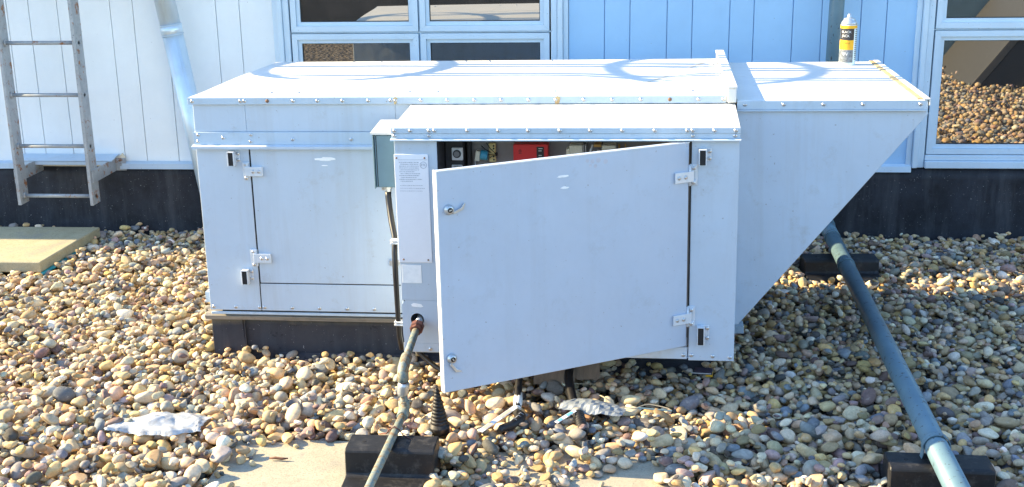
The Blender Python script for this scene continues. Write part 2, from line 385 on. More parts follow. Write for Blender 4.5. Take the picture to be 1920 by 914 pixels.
# windows
def fourframe(mb, x0, x1, z0, z1, t, y0, y1, bev=.003):
    """mitred frame made of four trapezoid bars"""
    for poly in ([(x0, z0), (x1, z0), (x1-t, z0+t), (x0+t, z0+t)], [(x0, z1), (x1, z1), (x1-t, z1-t), (x0+t, z1-t)],
                 [(x0, z0+.0006), (x0, z1-.0006), (x0+t-.0006, z1-t), (x0+t-.0006, z0+t)], [(x1, z0+.0006), (x1, z1-.0006), (x1-t+.0006, z1-t), (x1-t+.0006, z0+t)]):
        mb.prism(poly, y0, y1)
def window(x0, cols, pitch, label):
    """outer trim from x0; sash columns; rows lower .42-1.0 and upper 1.006-1.93"""
    xe = x0+.085+cols*pitch+.085
    f = MB()
    for (t0, t1, y) in ((0, .026, WY-.012), (.026, .052, WY-.030), (.052, .083, WY-.018)):
        f.box(x0+t0, x0+t1-.001, y, WY+.03, .350, 1.925, .003)
        f.box(xe-t1+.001, xe-t0, y, WY+.03, .350, 1.925, .003)
    f.box(x0+.084, xe-.084, WY-.035, WY+.03, .350, .385, .003)
    f.box(x0+.084, xe-.084, WY-.022, WY+.03, .386, .412, .003)
    f.box(x0+.084, xe-.084, WY-.02, WY+.03, 1.885, 1.925, .003)
    f.box(x0+.084, xe-.084, WY+.003, WY+.03, 1.0005, 1.0065)
    for i in range(1, cols): f.box(x0+.085+i*pitch-.003, x0+.085+i*pitch+.003, WY+.004, WY+.03, .413, 1.884)
    fo = f.build('window', M['frame'], wall, WO); fo['label'] = label
    for i in range(cols):
        a = x0+.085+i*pitch+.005; b_ = a+pitch-.010
        for (z0, z1) in ((.416, .9985), (1.009, 1.88)):
            s_ = MB(); fourframe(s_, a, b_, z0, z1, .027, WY-.014, WY+.03); fourframe(s_, a+.0275, b_-.0275, z0+.0275, z1-.0275, .018, WY-.003, WY+.03)
            so_ = s_.build('sash', M['frame'], fo, (0, 0, 0)); so_.data.transform(Matrix.Translation(Vector(WO)))
            s_ = MB(); s_.box(a+.03, b_-.03, WY+.012, WY+.018, z0+.03, z1-.03)
            s_.build('pane', M['glass'], fo, WO)
            s_ = MB(); fourframe(s_, a+.0457, b_-.0457, z0+.0457, z1-.0457, .003, WY+.006, WY+.0115)
            s_.build('gasket', M['gap'], fo, WO)
window(-1.672, 2, .6305, 'window above the middle of the rooftop unit')
window(1.372, 4, .645, 'window right of the rooftop unit hood')

# ================================================================== LADDER with safety cage
LX, LY = -2.722, 5.588
lad = empty('wall_ladder', (LX, LY, 0), 'grey rust-spotted fixed ladder on brackets against the white wall', 'ladder')
LO = (-LX, -LY, 0)
for sx in (-1, 1):
    x = LX+sx*.182
    c = MB(); c.box(x-.008, x+.008, LY-.042, LY+.042, .213, 4.2, .0015); c.build('stile', M['ladder'], lad, LO)
    for z in (.353, 2.1, 3.6):
        c = MB(); c.box(x+sx*.0085, x+sx*.0145, LY-.03, WY-.018, z-.032, z+.032, .001)
        c.box(x+sx*.0145, x+sx*.065, WY-.024, WY-.018, z-.032, z+.032, .001); c.lathe([(.007, -.008), (.007, 0)], (x+sx*.04, WY-.024, z), 8, 'y')
        c.build('bracket', M['ladder'], lad, LO)
for i in range(16):
    z = .252+i*.2475
    c = MB(); c.tube([(LX-.19, LY-.002, z), (LX+.19, LY-.002, z)], .0095, 10); 
    for sx in (-1, 1): c.tube([(LX+sx*.165, LY-.002, z), (LX+sx*.1735, LY-.002, z)], [.013, .017], 8)
    c.build('rung', M['ladder'], lad, LO)
CYc, CR = 5.095, .385
for z in (1.83, 2.60, 3.40):
    pts = [(LX-.185, LY), (LX-.185, LY-.06)]+[(LX+CR*math.cos(a), CYc+CR*math.sin(a)) for a in [R(118+304*i/40) for i in range(41)]]+[(LX+.185, LY-.06), (LX+.185, LY)]
    b = bmesh.new(); inn = []; 
    P = [Vector((p[0], p[1], 0)) for p in pts]
    rows = [[], [], [], []]
    for i, p in enumerate(P):
        d = (P[min(i+1, len(P)-1)]-P[max(i-1, 0)]).normalized(); n_ = Vector((d.y, -d.x, 0))
        for r_, (o_, zz) in enumerate(((0, -.022), (.006, -.022), (.006, .022), (0, .022))):
            rows[r_].append(b.verts.new(p+n_*o_+Vector((0, 0, z+zz))))
    for i in range(len(P)-1):
        for r_ in range(4): b.faces.new([rows[r_][i], rows[r_][i+1], rows[(r_+1) % 4][i+1], rows[(r_+1) % 4][i]])
    b.faces.new([rows[r_][0] for r_ in range(4)]); b.faces.new([rows[r_][-1] for r_ in range(4)][::-1])
    mb = MB(); mb._merge(b); mb.build('cage_hoop', M['ladder'], lad, LO)
for th in (0, -52, 52, -97, 97):
    c = MB(); c.box(-.022, .022, -.003, .003, 1.80, 3.43)
    c.xform(Matrix.Translation((LX, CYc, 0)) @ Matrix.Rotation(R(th), 4, 'Z') @ Matrix.Translation((0, -CR+.004, 0)))
    c.build('cage_strap', M['ladder'], lad, LO)

# ================================================================== DOWNSPOUT left
ds = empty('downspout', (-2.0, 5.75, 0), 'shiny pale blue leaning downspout between the ladder and the unit', 'downspout')
dO = (2.0, -5.75, 0)
def dsp(z): return (-2.0-.148*z+.01, 5.765-.004*z, z)
c = MB(); c.tube([dsp(1.03), dsp(0)], .050, 28); c.build('lower_tube', M['dpipe'], ds, dO)
c = MB(); c.tube([dsp(3.9), dsp(1.03)], .049, 28); c.build('upper_tube', M['dpipe'], ds, dO)
c = MB(); c.tube([dsp(1.056), dsp(1.012)], .0525, 28); c.tube([dsp(1.059), dsp(1.055)], .054, 28); c.tube([dsp(1.012), dsp(1.008)], .054, 28); c.build('coupling', M['dpipe'], ds, dO)
c = MB()
for a in (R(-62), R(-48)):
    o_ = Vector((math.cos(a), math.sin(a), 0))*.0495
    c.tube([Vector(dsp(1.005))+o_, Vector(dsp(0))+o_], .0022, 6)
    o_ = Vector((math.cos(a-.45), math.sin(a-.45), 0))*.0490
    c.tube([Vector(dsp(3.85))+o_, Vector(dsp(1.06))+o_], .0022, 6)
c.build('seam', M['dpipe'], ds, dO)
for z in (2.6,):
    c = MB(); c.box(-.06, .06, 0, .05, -.012, .012, .002); c.build('wall_bracket', M['galv'], ds, (dsp(z)[0]+2.0, .03, z))

# ================================================================== DRAIN PIPE right
dp = empty('drain_pipe', (.93, 5.6, 0), 'blue grey drain pipe coming down the wall and running across the pebbles', 'pipe')
pO = (-.93, -5.6, 0)
pz = .125
c = MB(); c.tube([(1.01, 5.77, 3.9), (1.0, 5.77, 1.6), (.99, 5.77, 1.1), (.983, 5.77, .3)], .034, 24); c.build('upright_tube', M['drain'], dp, pO)
el = [(.983, 5.77, .30), (.983, 5.765, .23), (.982, 5.745, .17), (.980, 5.71, .135), (.978, 5.66, pz), (.977, 5.60, pz)]
c = MB(); c.tube(el, .037, 24); c.build('elbow', M['drain'], dp, pO)
def gp(y): return (.893+(y-2.9)*.030, y, pz)
c = MB(); c.tube([gp(5.62), gp(5.42)], .0345, 24); c.tube([gp(5.42), gp(2.2)], .033, 28); c.build('ground_tube', M['drain'], dp, pO)
for y in (5.40, 4.97):
    c = MB(); c.tube([gp(y+.012), gp(y-.012)], .0362, 24); c.build('joint_ring', M['drain'], dp, pO)

# ================================================================== SUPPORT BLOCKS
def support_block(cx, cy, L, D, Hh, z0, label, rot=0, notch=True, lip=True):
    root = empty('pipe_support', (cx, cy, z0), label, 'pipe support', 'black rubber pipe supports', rot=(0, 0, rot))
    h = D/2
    q = .055; prof = [(-h, 0), (-h, .016), (-h+.012, .024), (-q-.012, .027), (-q-.004, .034), (-q, Hh-.008), (-q+.008, Hh), (q-.008, Hh), (q, Hh-.008), (q+.004, .034), (q+.012, .027), (h-.012, .024), (h, .016), (h, 0)]
    c = MB(); c.prism(prof, -L/2, L/2, 'x', .003)
    c.build('block_body', M['rubber'], root)
    for sx in (-.32, .18):
        c = MB(); c.lathe([(.006, 0), (.006, .0012)], (sx*L, 0, Hh), 12); c.build('bolt_hole', M['gap'], root)
    return root
b1 = support_block(-.652, 3.238, .262, .30, .110, -.008, 'black rubber block under the gas pipe on the sandy paver')
b2 = support_block(.910, 3.225, .285, .28, .100, -.01, 'black support block under the drain pipe at the bottom right', rot=R(-2))
b3 = support_block(.985, 5.30, .325, .30, .088, -.02, 'black support block under the far end of the drain pipe', rot=R(3))
# clamp on drain pipe (part of the pipe)
c = MB()
y = 3.245; cx = gp(y)[0]
pts = [(cx-.075, y, .084), (cx-.04, y, .084), (cx-.036, y, .10)]+[(cx+.0365*math.cos(a), y, pz+.0365*math.sin(a)) for a in [R(200-220*i/16) for i in range(17)]]+[(cx+.038, y, .10), (cx+.042, y, .084), (cx+.07, y, .084)]
b = bmesh.new(); rr = []
for i, p in enumerate(pts):
    p = Vector(p); d = (Vector(pts[min(i+1, len(pts)-1)])-Vector(pts[max(0, i-1)])).normalized(); n_ = Vector((-d.z, 0, d.x))
    rr.append([b.verts.new(p+Vector((0, s_, 0))*.011+n_*o_) for s_, o_ in ((-1, 0), (1, 0), (1, .0028), (-1, .0028))])
for i in range(len(rr)-1):
    for k in range(4): b.faces.new([rr[i][k], rr[i][(k+1) % 4], rr[i+1][(k+1) % 4], rr[i+1][k]])
b.faces.new(rr[0][::-1]); b.faces.new(rr[-1]); c._merge(b)
c.build('pipe_clamp', M['drain'], dp, pO)

# ================================================================== ROOFTOP UNIT
unit = empty('rooftop_unit', tuple(C0), 'large white sheet metal rooftop air unit with its control door ajar', 'air handling unit', rot=tuple(UROT))
F = 4.10; BY = 3.777
screw_me = None
def screw(x, z, y, parent, mat='screw', r=.0052):
    global screw_me
    key = 'screw_'+mat
    if mat == 'tiny': r = .0024
    if key not in bpy.data.meshes:
        c = MB(); c.lathe([(r*1.25, .0), (r*1.25, -.0012), (r, -.0014), (r*.92, -.0034), (r*.5, -.0042)], (0, 0, 0), 10, 'y')
        o = c.build(key, M['rustscrew' if mat == 'tiny' else mat]); o.data.name = key; bpy.data.objects.remove(o)
    o = bpy.data.objects.new('screw', bpy.data.meshes[key]); COL.objects.link(o); o.parent = parent
    o.location = Vector((x, y, z))+Vector(UOFF); return o
# body
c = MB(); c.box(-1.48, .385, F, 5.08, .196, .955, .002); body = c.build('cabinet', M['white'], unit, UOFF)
# face plates over a dark gasket
c = MB(); c.box(-1.476, -.60, F-.0015, F-.0002, .20, .80); c.build('seam_gasket', M['gap'], unit, UOFF)
pl = MB()
pl.box(-1.4795, -1.2875, F-.006, F-.0016, .1965, .7955, .0012)
pl.box(-1.2835, -.60, F-.006, F-.0016, .1965, .2985, .0012)
facep = pl.build('face_panel', M['white'], unit, UOFF)
for x in (-1.467, -1.383, -1.293, -1.274, -1.17, -1.068, -.965, -.865, -.781): screw(x, .209, F-.006, facep)
pl = MB(); pl.box(-1.2815, -.60, F-.0065, F-.0016, .3025, .7955, .0016); adoor = pl.build('access_door', M['white'], unit, UOFF)
adoor['label'] = 'closed access door left of the control box'
# upper panels + seams
c = MB(); c.box(-1.478, -1.2895, F-.003, F-.0002, .8575, .9545, .0008); c.box(-1.2885, -.7535, F-.003, F-.0002, .8575, .9545, .0008)
c.box(-.7525, .384, F-.003, F-.0002, .8575, .9545, .0008); c.build('upper_panel', M['white'], unit, UOFF)
# lower flange strip + drip edge
c = MB(); c.prism([(F-.0005, .857), (F-.008, .855), (F-.0095, .812), (F-.0005, .812)], -1.482, -.66, 'x')
fl = c.build('flange_strip', M['trim'], unit, UOFF)
for x, z in ((-1.466, .847), (-1.468, .823), (-1.375, .836), (-1.273, .847), (-1.275, .823), (-1.123, .830), (-.913, .830), (-.80, .847)): screw(x, z, F-.0085, fl)
c = MB(); c.prism([(F-.0005, .8115), (F-.010, .8115), (F-.024, .8065), (F-.024, .7975), (F-.0215, .7975), (F-.0215, .804), (F-.0005, .808)], -1.489, -.66, 'x')
c.build('drip_edge', M['white'], unit, UOFF)
# roof
b = bmesh.new(); NX, NY = 110, 44; rows = []
def crease(x, y):
    t_ = min(1, max(0, (y-4.10)/.94)); xc = -.19+.545*t_**.8; d = x-xc
    amp = .016*math.sin(math.pi*min(1, .12+t_*.95)); sg = .20 if d < 0 else .085
    edge = min(1, (y-4.092)/.12)*min(1, max(0, (5.10-y)/.05))
    return (-amp*math.exp(-(d/sg)**2)+.0022*math.sin(x*5.1+y*2)*math.sin(y*6.1+x))*max(0, edge)
for j in range(NY+1):
    rows.append([b.verts.new((-1.490+1.862*i/NX, 4.092+1.008*j/NY, .9795+crease(-1.490+1.862*i/NX, 4.092+1.008*j/NY))) for i in range(NX+1)])
for j in range(NY):
    for i in range(NX): b.faces.new([rows[j][i], rows[j][i+1], rows[j+1][i+1], rows[j+1][i]]).smooth = True
c = MB(); c._merge(b); c.prism([(4.092, .9561), (4.092, .9793), (4.093, .9793), (4.093, .958), (5.099, .958), (5.099, .9793), (5.10, .9793), (5.10, .9561)], -1.490, .372, 'x'); c.box(-1.490, -1.4892, 4.0935, 5.0985, .9582, .9792)
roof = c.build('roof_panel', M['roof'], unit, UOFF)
c = MB(); c.box(-1.492, .3675, 4.087, 4.0915, .954, .978, .001)
rtrim = c.build('roof_trim', M['trim'], unit, UOFF)
rusty = {-1.203, .184}
for x in (-1.475, -1.301, -1.286, -1.203, -1.111, -1.024, -.935, -.844, -.765, -.749, -.66, -.568, -.475, -.383, -.289, -.197, -.103, -.008, .088, .184, .279, .360):
    screw(x, .9665, 4.087, rtrim, 'rustscrew' if x in rusty else 'screw')
# top roof screws / small triangular dimples
for x, y in ((-1.22, 4.19), (-1.12, 4.19), (-.72, 4.19), (-.62, 4.19), (-.21, 4.19), (.26, 4.19), (-1.14, 5.06), (-1.02, 5.06), (-.66, 5.06), (-.56, 5.06), (-.30, 5.06), (.02, 5.06), (.35, 4.9), (.35, 4.7), (.352, 4.5), (.352, 4.3), (.355, 4.15)):
    c = MB(); c.lathe([(.0065, 0), (.006, .002), (.003, .0045)], (x, y, .9795), 10); c.build('roof_screw', M['screw'], roof, UOFF)
# sealant bead crossing the roof
pts = []
for i in range(15):
    t_ = i/14; xx, yy_ = -.19+.545*t_**.8, 4.10+.94*t_; pts.append((xx, yy_, .9799+crease(xx, yy_)))
b = bmesh.new(); rr = []
for i, p in enumerate(pts):
    p = Vector(p); d = (Vector(pts[min(i+1, 14)])-Vector(pts[max(0, i-1)])).normalized(); n_ = Vector((-d.y, d.x, 0))*(.004+.003*abs(math.sin(i*2.3)))
    rr.append([b.verts.new(p-n_), b.verts.new(p-n_*.4+Vector((0, 0, .0009))), b.verts.new(p+n_*.5+Vector((0, 0, .001))), b.verts.new(p+n_)])
for i in range(14):
    for k in range(3): b.faces.new([rr[i][k], rr[i+1][k], rr[i+1][k+1], rr[i][k+1]])
c = MB(); c._merge(b); c.build('sealant_bead', M['sealant'], roof, UOFF)
for x0_, x1_ in ((-.199, -.186), (-.753, -.746)):
    c = MB(); c.prism([(x0_, .953), (x1_, .955), (x1_+.004, .975), ((x0_+x1_)/2, .979), (x0_-.002, .972)], 4.0845, 4.0865); c.build('sealant_bead', M['rustpaint'], rtrim, UOFF)
# standing joint flange
c = MB(); c.box(.3735, .4015, 4.072, 5.12, .957, 1.0045, .002); c.box(.3705, .4045, 4.069, 5.123, 1.0048, 1.0125, .002)
jf = c.build('standing_joint', M['roof'], unit, UOFF)
# ---- intake hood
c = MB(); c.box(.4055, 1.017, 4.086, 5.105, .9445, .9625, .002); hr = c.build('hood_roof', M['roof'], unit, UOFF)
c = MB(); c.box(.4045, 1.015, 4.081, 4.0855, .932, .9615, .001); c.box(.4045, 1.013, 4.0785, 4.0865, .926, .9315, .001)
ht = c.build('hood_trim', M['trim'], unit, UOFF)
for x in (.43, .556, .684, .81, .992): screw(x, .949, 4.081, ht)
c = MB(); c.box(.984, 1.0012, 4.09, 5.10, .9628, .9668); hs = c.build('rust_line', M['rustpaint'], hr, UOFF)
c = MB(); c.box(1.0015, 1.022, 4.076, 5.108, .9628, .9685, .0015); c.box(1.0185, 1.0225, 4.076, 5.108, .945, .9625)
c.build('hood_edge_lip', M['roof'], unit, UOFF)
tri = [(.402, .9255), (1.012, .9255), (1.022, .917), (.428, .178), (.402, .178)]
c = MB(); c.prism(tri, 4.092, 4.098, 'y', .001); hf = c.build('hood_side_panel', M['white'], unit, UOFF)
hf['label'] = 'near triangular side of the hood'
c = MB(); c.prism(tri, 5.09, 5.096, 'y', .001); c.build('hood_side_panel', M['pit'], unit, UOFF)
c = MB(); c.box(.402, .425, 4.10, 5.09, .182, .25, .002); c.box(.388, .401, 4.10, 5.09, .20, .94, .001); c.build('hood_back_panel', M['gap'], unit, UOFF)
# slanted bird screen in the hood mouth
c = MB()
for i in range(40):
    y = 4.11+i*.0251; c.tube([(.432, y, .19), (1.008, y, .912)], .0012, 4, False)
for i in range(26):
    t_ = i/25; xx, zz = .432+.576*t_, .19+.722*t_; c.tube([(xx, 4.10, zz), (xx, 5.09, zz)], .0012, 4, False)
c.build('bird_screen', M['galv'], unit, UOFF)
c = MB(); c.box(.404, .462, 4.30, 4.36, .070, .10, .002); c.box(.404, .445, 4.32, 4.335, .10, .175, .002); c.build('hood_foot', M['trim'], unit, UOFF)
# ---- control box
c = MB()
c.box(-.689, -.684, BY+.006, F, .170, .925, .001); c.box(.391, .396, BY+.006, F, .160, .925, .001)
c.box(-.684, .391, BY+.006, F, .165, .170, .001); c.box(-.684, .391, F-.012, F-.0062, .170, .925)
cbx = c.build('control_box', M['white'], unit, UOFF)
# front frame of the control box
c = MB(); 
def holed_plate(mb, x0, x1, z0, z1, hx, hz, hr, y0, y1, n=24):
    b = bmesh.new(); inner = []; outer = []
    for k in range(n):
        a = 2*math.pi*k/n; ca, sa = math.cos(a), math.sin(a)
        inner.append((hx+hr*ca, hz+hr*sa))
        tx = ((x1-hx)/ca if ca > 1e-6 else ((x0-hx)/ca if ca < -1e-6 else 1e9)); tz = ((z1-hz)/sa if sa > 1e-6 else ((z0-hz)/sa if sa < -1e-6 else 1e9))
        t_ = min(tx, tz); outer.append((hx+t_*ca, hz+t_*sa))
    def loop(pts, y): return [b.verts.new((p[0], y, p[1])) for p in pts]
    I0, O0, I1, O1 = loop(inner, y0), loop(outer, y0), loop(inner, y1), loop(outer, y1)
    for k in range(n):
        j = (k+1) % n
        b.faces.new([I0[k], I0[j], O0[j], O0[k]]); b.faces.new([I1[k], O1[k], O1[j], I1[j]]); b.faces.new([I0[k], I1[k], I1[j], I0[j]]); b.faces.new([O0[k], O0[j], O1[j], O1[k]])
    mb._merge(b)
c.box(-.690, -.552, BY, BY+.0055, .350, .8855, .0008)
holed_plate(c, -.690, -.552, .200, .3495, -.640, .282, .0225, BY, BY+.0055)
c.box(-.690, -.552, BY, BY+.0055, .170, .1995, .0006)
c.box(.2525, .398, BY, BY+.0055, .160, .8855, .0012)
c.box(-.5515, .2475, BY, BY+.0055, .164, .2045, .0008)
ff = c.build('front_frame', M['white'], unit, UOFF)
for x, z in ((-.672, .183), (-.60, .180), (-.35, .186), (-.1, .183), (.08, .181), (.236, .178), (.262, .178), (.33, .176), (.385, .173)): screw(x, z, BY, ff)
c = MB(); c.box(.2478, .2522, BY+.001, BY+.0058, .206, .884); c.box(-.551, .247, BY+.001, BY+.0058, .8815, .8855); c.build('seam_gasket', M['gap'], unit, UOFF)
# roof of the control box (slopes to the front)
c = MB(); c.prism([(BY-.006, .9275), (BY-.006, .9245), (F-.0045, .9485), (F-.0045, .9515)], -.695, .3985, 'x')
c.build('control_box_roof', M['roof'], unit, UOFF)
c = MB(); c.box(-.697, .400, BY-.009, BY-.0001, .9095, .9270, .001); t1 = c.build('box_trim', M['trim'], unit, UOFF)
c = MB(); c.box(-.696, .399, BY-.006, BY-.0001, .8935, .9090, .001); c.prism([(BY-.0001, .8930), (BY-.008, .8930), (BY-.018, .8895), (BY-.018, .8865), (BY-.0001, .8865)], -.699, .402, 'x')
t2 = c.build('box_drip_edge', M['trim'], unit, UOFF)
for x in (-.685, -.634, -.573, -.556, -.45, -.351, -.257, -.157, -.062, .038, .138, .238, .254, .321, .385): screw(x, .9185, BY-.009, t1)
for x in (.384, .255, -.574, -.687): screw(x, .902, BY-.006, t2)
# nameplate, stickers
c = MB(); c.box(-.692, -.581, BY-.003, BY-.0004, .4805, .8410, .0008); npz = c.build('nameplate', M['plate'], unit, UOFF)
c = MB()
r_ = random.Random(3)
def scribble(mb, x0, x1, z, h):
    x = x0
    while x < x1:
        l = r_.uniform(.0015, .006)
        mb.box(x, min(x+l, x1), BY-.0038, BY-.003, z-h/2*r_.uniform(.6, 1), z+h/2*r_.uniform(.5, 1)); x += l+r_.uniform(.0008, .002)
c.box(-.680, -.584, BY-.0036, BY-.003, .8225, .8235)
zz = .815
for i in range(11):
    scribble(c, -.678+r_.uniform(0, .006), (-.612 if i < 5 else r_.uniform(-.64, -.60)), zz, .0024); zz -= .0062
zz -= .008
for i in range(3): scribble(c, -.676, r_.uniform(-.61, -.592), zz, .0016); zz -= .009
c.build('printed_lines', M['ink'], npz, UOFF)
c = MB()
for rr_ in (.0105,):
    pts = arc((-.5975, BY-.0034, .806), rr_, 0, 2*math.pi, 24, 'xz'); c.tube(pts, .0007, 5, False)
c.build('round_mark', M['ink'], npz, UOFF)
text_obj('ETL', .0105, M['ink'], npz, Vector((-.5975, BY-.0034, .806))+Vector(UOFF), depth=.0003)
for x, z in ((-.684, .829), (-.5925, .829), (-.676, .491), (-.594, .490)): screw(x, z, BY-.003, npz, 'tiny')
c = MB(); c.box(-.684, -.619, BY-.0012, BY-.0003, .4095, .4715, .0004)
o = c.build('blank_label', M['sticker'], unit, UOFF); o['label'] = 'small blank white sticker under the nameplate'
def residue(x, z, w, h, y, parent, off=UOFF, seed=0, xf=None):
    r_ = random.Random(seed); n = 18; b = bmesh.new(); vs = []
    for k in range(n):
        a = 2*math.pi*k/n; q = 1+r_.uniform(-.22, .22)
        vs.append(b.verts.new((x+w/2*math.cos(a)*q, y, z+h/2*math.sin(a)*q*(1 if math.sin(a) > 0 else .6))))
    b.faces.new(vs)
    e = bmesh.ops.extrude_face_region(b, geom=b.faces[:])
    for v in [q for q in e['geom'] if isinstance(q, bmesh.types.BMVert)]: v.co.y += .0006
    c = MB(); c._merge(b)
    if xf: c.xform(xf)
    return c.build('sticker_residue', M['sticker'], parent, off)
residue(-.6385, .331, .040, .018, BY-.0008, unit, seed=4)
residue(-1.011, .7585, .070, .016, F-.0075, unit, seed=5); residue(-1.015, .737, .022, .005, F-.0075, unit, seed=6)
# hinges and bumpers
def hinge(name_parent, x_leaf0, x_leaf1, z, x_k0, x_k1, y, hh=.034, kk=.064):
    c = MB(); c.box(x_leaf0-.016, x_leaf1, y-.0115, y-.0075, z-hh/2, z+hh/2, .001); c.box(x_leaf0, x_leaf1-.004, y-.0075, y-.0002, z-hh/2+.002, z+hh/2-.002)
    c.box(x_k0, x_k1, y-.0035, y-.0005, z-kk/2, z+kk/2, .001)
    c.box(x_k0+.002, x_k1-.002, y-.0085, y-.0036, z+kk/2-.020, z+kk/2-.001, .001)
    h_ = c.build('hinge', M['hinge'], name_parent, UOFF)
    for q in (.3, .72): screw(x_leaf0+(x_leaf1-x_leaf0)*q, z, y-.0115, h_)
    for q in (-1, 1): screw((x_k0+x_k1)/2, z+q*(kk/2-.008), y-.006, h_)
hinge(unit, -1.287, -1.238, .7165, -1.313, -1.2885, F-.0065)
hinge(unit, -1.281, -1.232, .3975, -1.311, -1.2835, F-.0065)
def bumper(x0, x1, z0, z1, y, flip=False):
    c = MB(); c.box(x0+.012, x1, y-.003, y-.0003, z0+.010, z1, .001); c.box(x0, x0+.003, y-.030, y-.003, z0, z1, .0008); c.box(x0, x0+.024, y-.030, y-.0031, z1-.003, z1-.0002, .0008)
    c.box(x0+.021, x0+.024, y-.030, y-.0031, z0, z1-.0032, .0008)
    b_ = c.build('bumper_bracket', M['hinge'], unit, UOFF)
    c = MB(); c.box(x0+.0032, x0+.0208, y-.027, y-.0031, z0+.0005, z1-.0035, .001); c.build('rubber_pad', M['gap'], b_, UOFF)
    for z in (z0+.018, z1-.010): screw(x1-.006, z, y-.003, b_)
bumper(-1.357, -1.320, .7395, .790, F-.0065)
bumper(-1.342, -1.305, .303, .356, F-.0065)
bumper(.274, .313, .812, .862, BY)
bumper(.278, .317, .222, .283, BY)
# access-door latch hidden half behind the cable
c = MB(); c.box(-.800, -.770, F-.016, F-.0067, .375, .398, .003); c.lathe([(.011, -.012), (.011, -.0066)], (-.772, F, .386), 14, 'y'); c.build('latch', M['galv'], unit, UOFF)
# ---- control door, ajar
Hx, Hy = .2455, 3.7715
ang = math.atan2(3.32-Hy, -.474-Hx)
DX = Matrix.Translation((Hx, Hy, 0)) @ Matrix.Rotation(ang+math.pi, 4, 'Z')      # local -x runs from the hinge to the free edge
DXo = Matrix.Translation(Vector(UOFF)) @ DX
DW = .846
c = MB(); c.box(-DW, -.004, -.004, 0.000, .213, .882, .0015); c.box(-DW, -DW+.003, .0002, .020, .213, .882, .0008); c.box(-.008, -.005, .0002, .020, .213, .882, .0008)
c.box(-DW+.0032, -.0082, .0002, .020, .879, .882, .0006); c.box(-DW+.0032, -.0082, .0002, .020, .213, .216, .0006)
c.xform(DXo); cdoor = c.build('control_door', M['door'], unit); cdoor['label'] = 'open control box door, swung towards the viewer'
c = MB(); c.box(-DW+.02, -.02, .006, .018, .235, .862, .003); c.xform(DXo); c.build('insulation', M['dark'], cdoor)
c = MB()
c.box(-DW-.0015, -DW+.0022, -.0052, .0205, .2125, .8825, .0008); c.box(-DW+.0022, -.003, -.0052, -.0012, .8795, .8830, .0008)
c.xform(DXo); c.build('door_edge', M['plastic_white'], cdoor)
def dscrew(x, z, y=-.0042, mat='screw'):
    o = screw(0, 0, 0, cdoor, mat); p = DXo @ Vector((x, y, z)); o.location = p; o.rotation_euler = (0, 0, ang+math.pi)
def latch(x, z, turn):
    c = MB(); c.lathe([(.0145, -.004), (.0145, -.009), (.0115, -.011), (.0115, -.016), (.006, -.0165)], (0, 0, 0), 20, 'y')
    c.box(-.004, .004, -.0195, -.0166, -.0015, .0015)
    c.prism([(.006, -.008), (.034, -.004), (.046, .006), (.050, .004), (.040, -.012), (.010, -.016)], -.013, -.008, 'y', .001)
    c.xform(DXo @ Matrix.Translation((x, 0, z)) @ Matrix.Rotation(turn, 4, 'Y') @ Matrix.Diagonal((1.05, 1, 1.05, 1))); l_ = c.build('latch', M['galv'], cdoor)
    c = MB(); c.lathe([(.0075, -.0168), (.0075, -.0178)], (0, 0, 0), 14, 'y'); c.xform(DXo @ Matrix.Translation((x, 0, z))); c.build('key_core', M['gap'], l_)
latch(-.812, .768, R(-12)); latch(-.820, .318, R(62))
for (x, z, w_, h_, sd) in ((-.445, .823, .038, .009, 1), (-.44, .788, .026, .009, 2)):
    residue(x, z, w_, h_, -.0048, cdoor, (0, 0, 0), sd, DXo)
c = MB()
for i, (x, z, r0) in enumerate(((-.362, .862, .006), (-.345, .858, .007), (-.325, .860, .008), (-.352, .846, .005), (-.335, .843, .006), (-.30, .853, .0075))):
    c.lathe([(r0, -.0043), (r0, -.0041)], (x, 0, z), 12, 'y')
c.xform(DXo); c.build('smudge', simple('grey_smudge', (.50, .52, .60), .6), cdoor)
for (z, kx) in ((.774, 0), (.309, 0)):
    c = MB(); c.box(-.058, .010, -.0125, -.0085, z-.017, z+.017, .001); c.box(-.055, -.008, -.0085, -.0045, z-.015, z+.015); c.xform(DXo); h_ = c.build('hinge', M['hinge'], cdoor)
    dscrew(-.044, z, -.0125); dscrew(-.020, z, -.0125)
    c = MB(); c.box(.2465, .2715, BY-.0035, BY-.0005, z-.034+.004, z+.034+.004, .001); c.box(.249, .269, BY-.0085, BY-.0036, z+.016, z+.034, .001); c.box(.249, .269, BY-.0085, BY-.0036, z-.028, z-.012, .001); c.tube([(.2475, BY-.010, z-.03), (.2475, BY-.010, z+.036)], .0042, 8)
    h2 = c.build('hinge', M['hinge'], unit, UOFF)
    screw(.259, z+.026, BY-.0085, h2); screw(.259, z-.020, BY-.0085, h2)
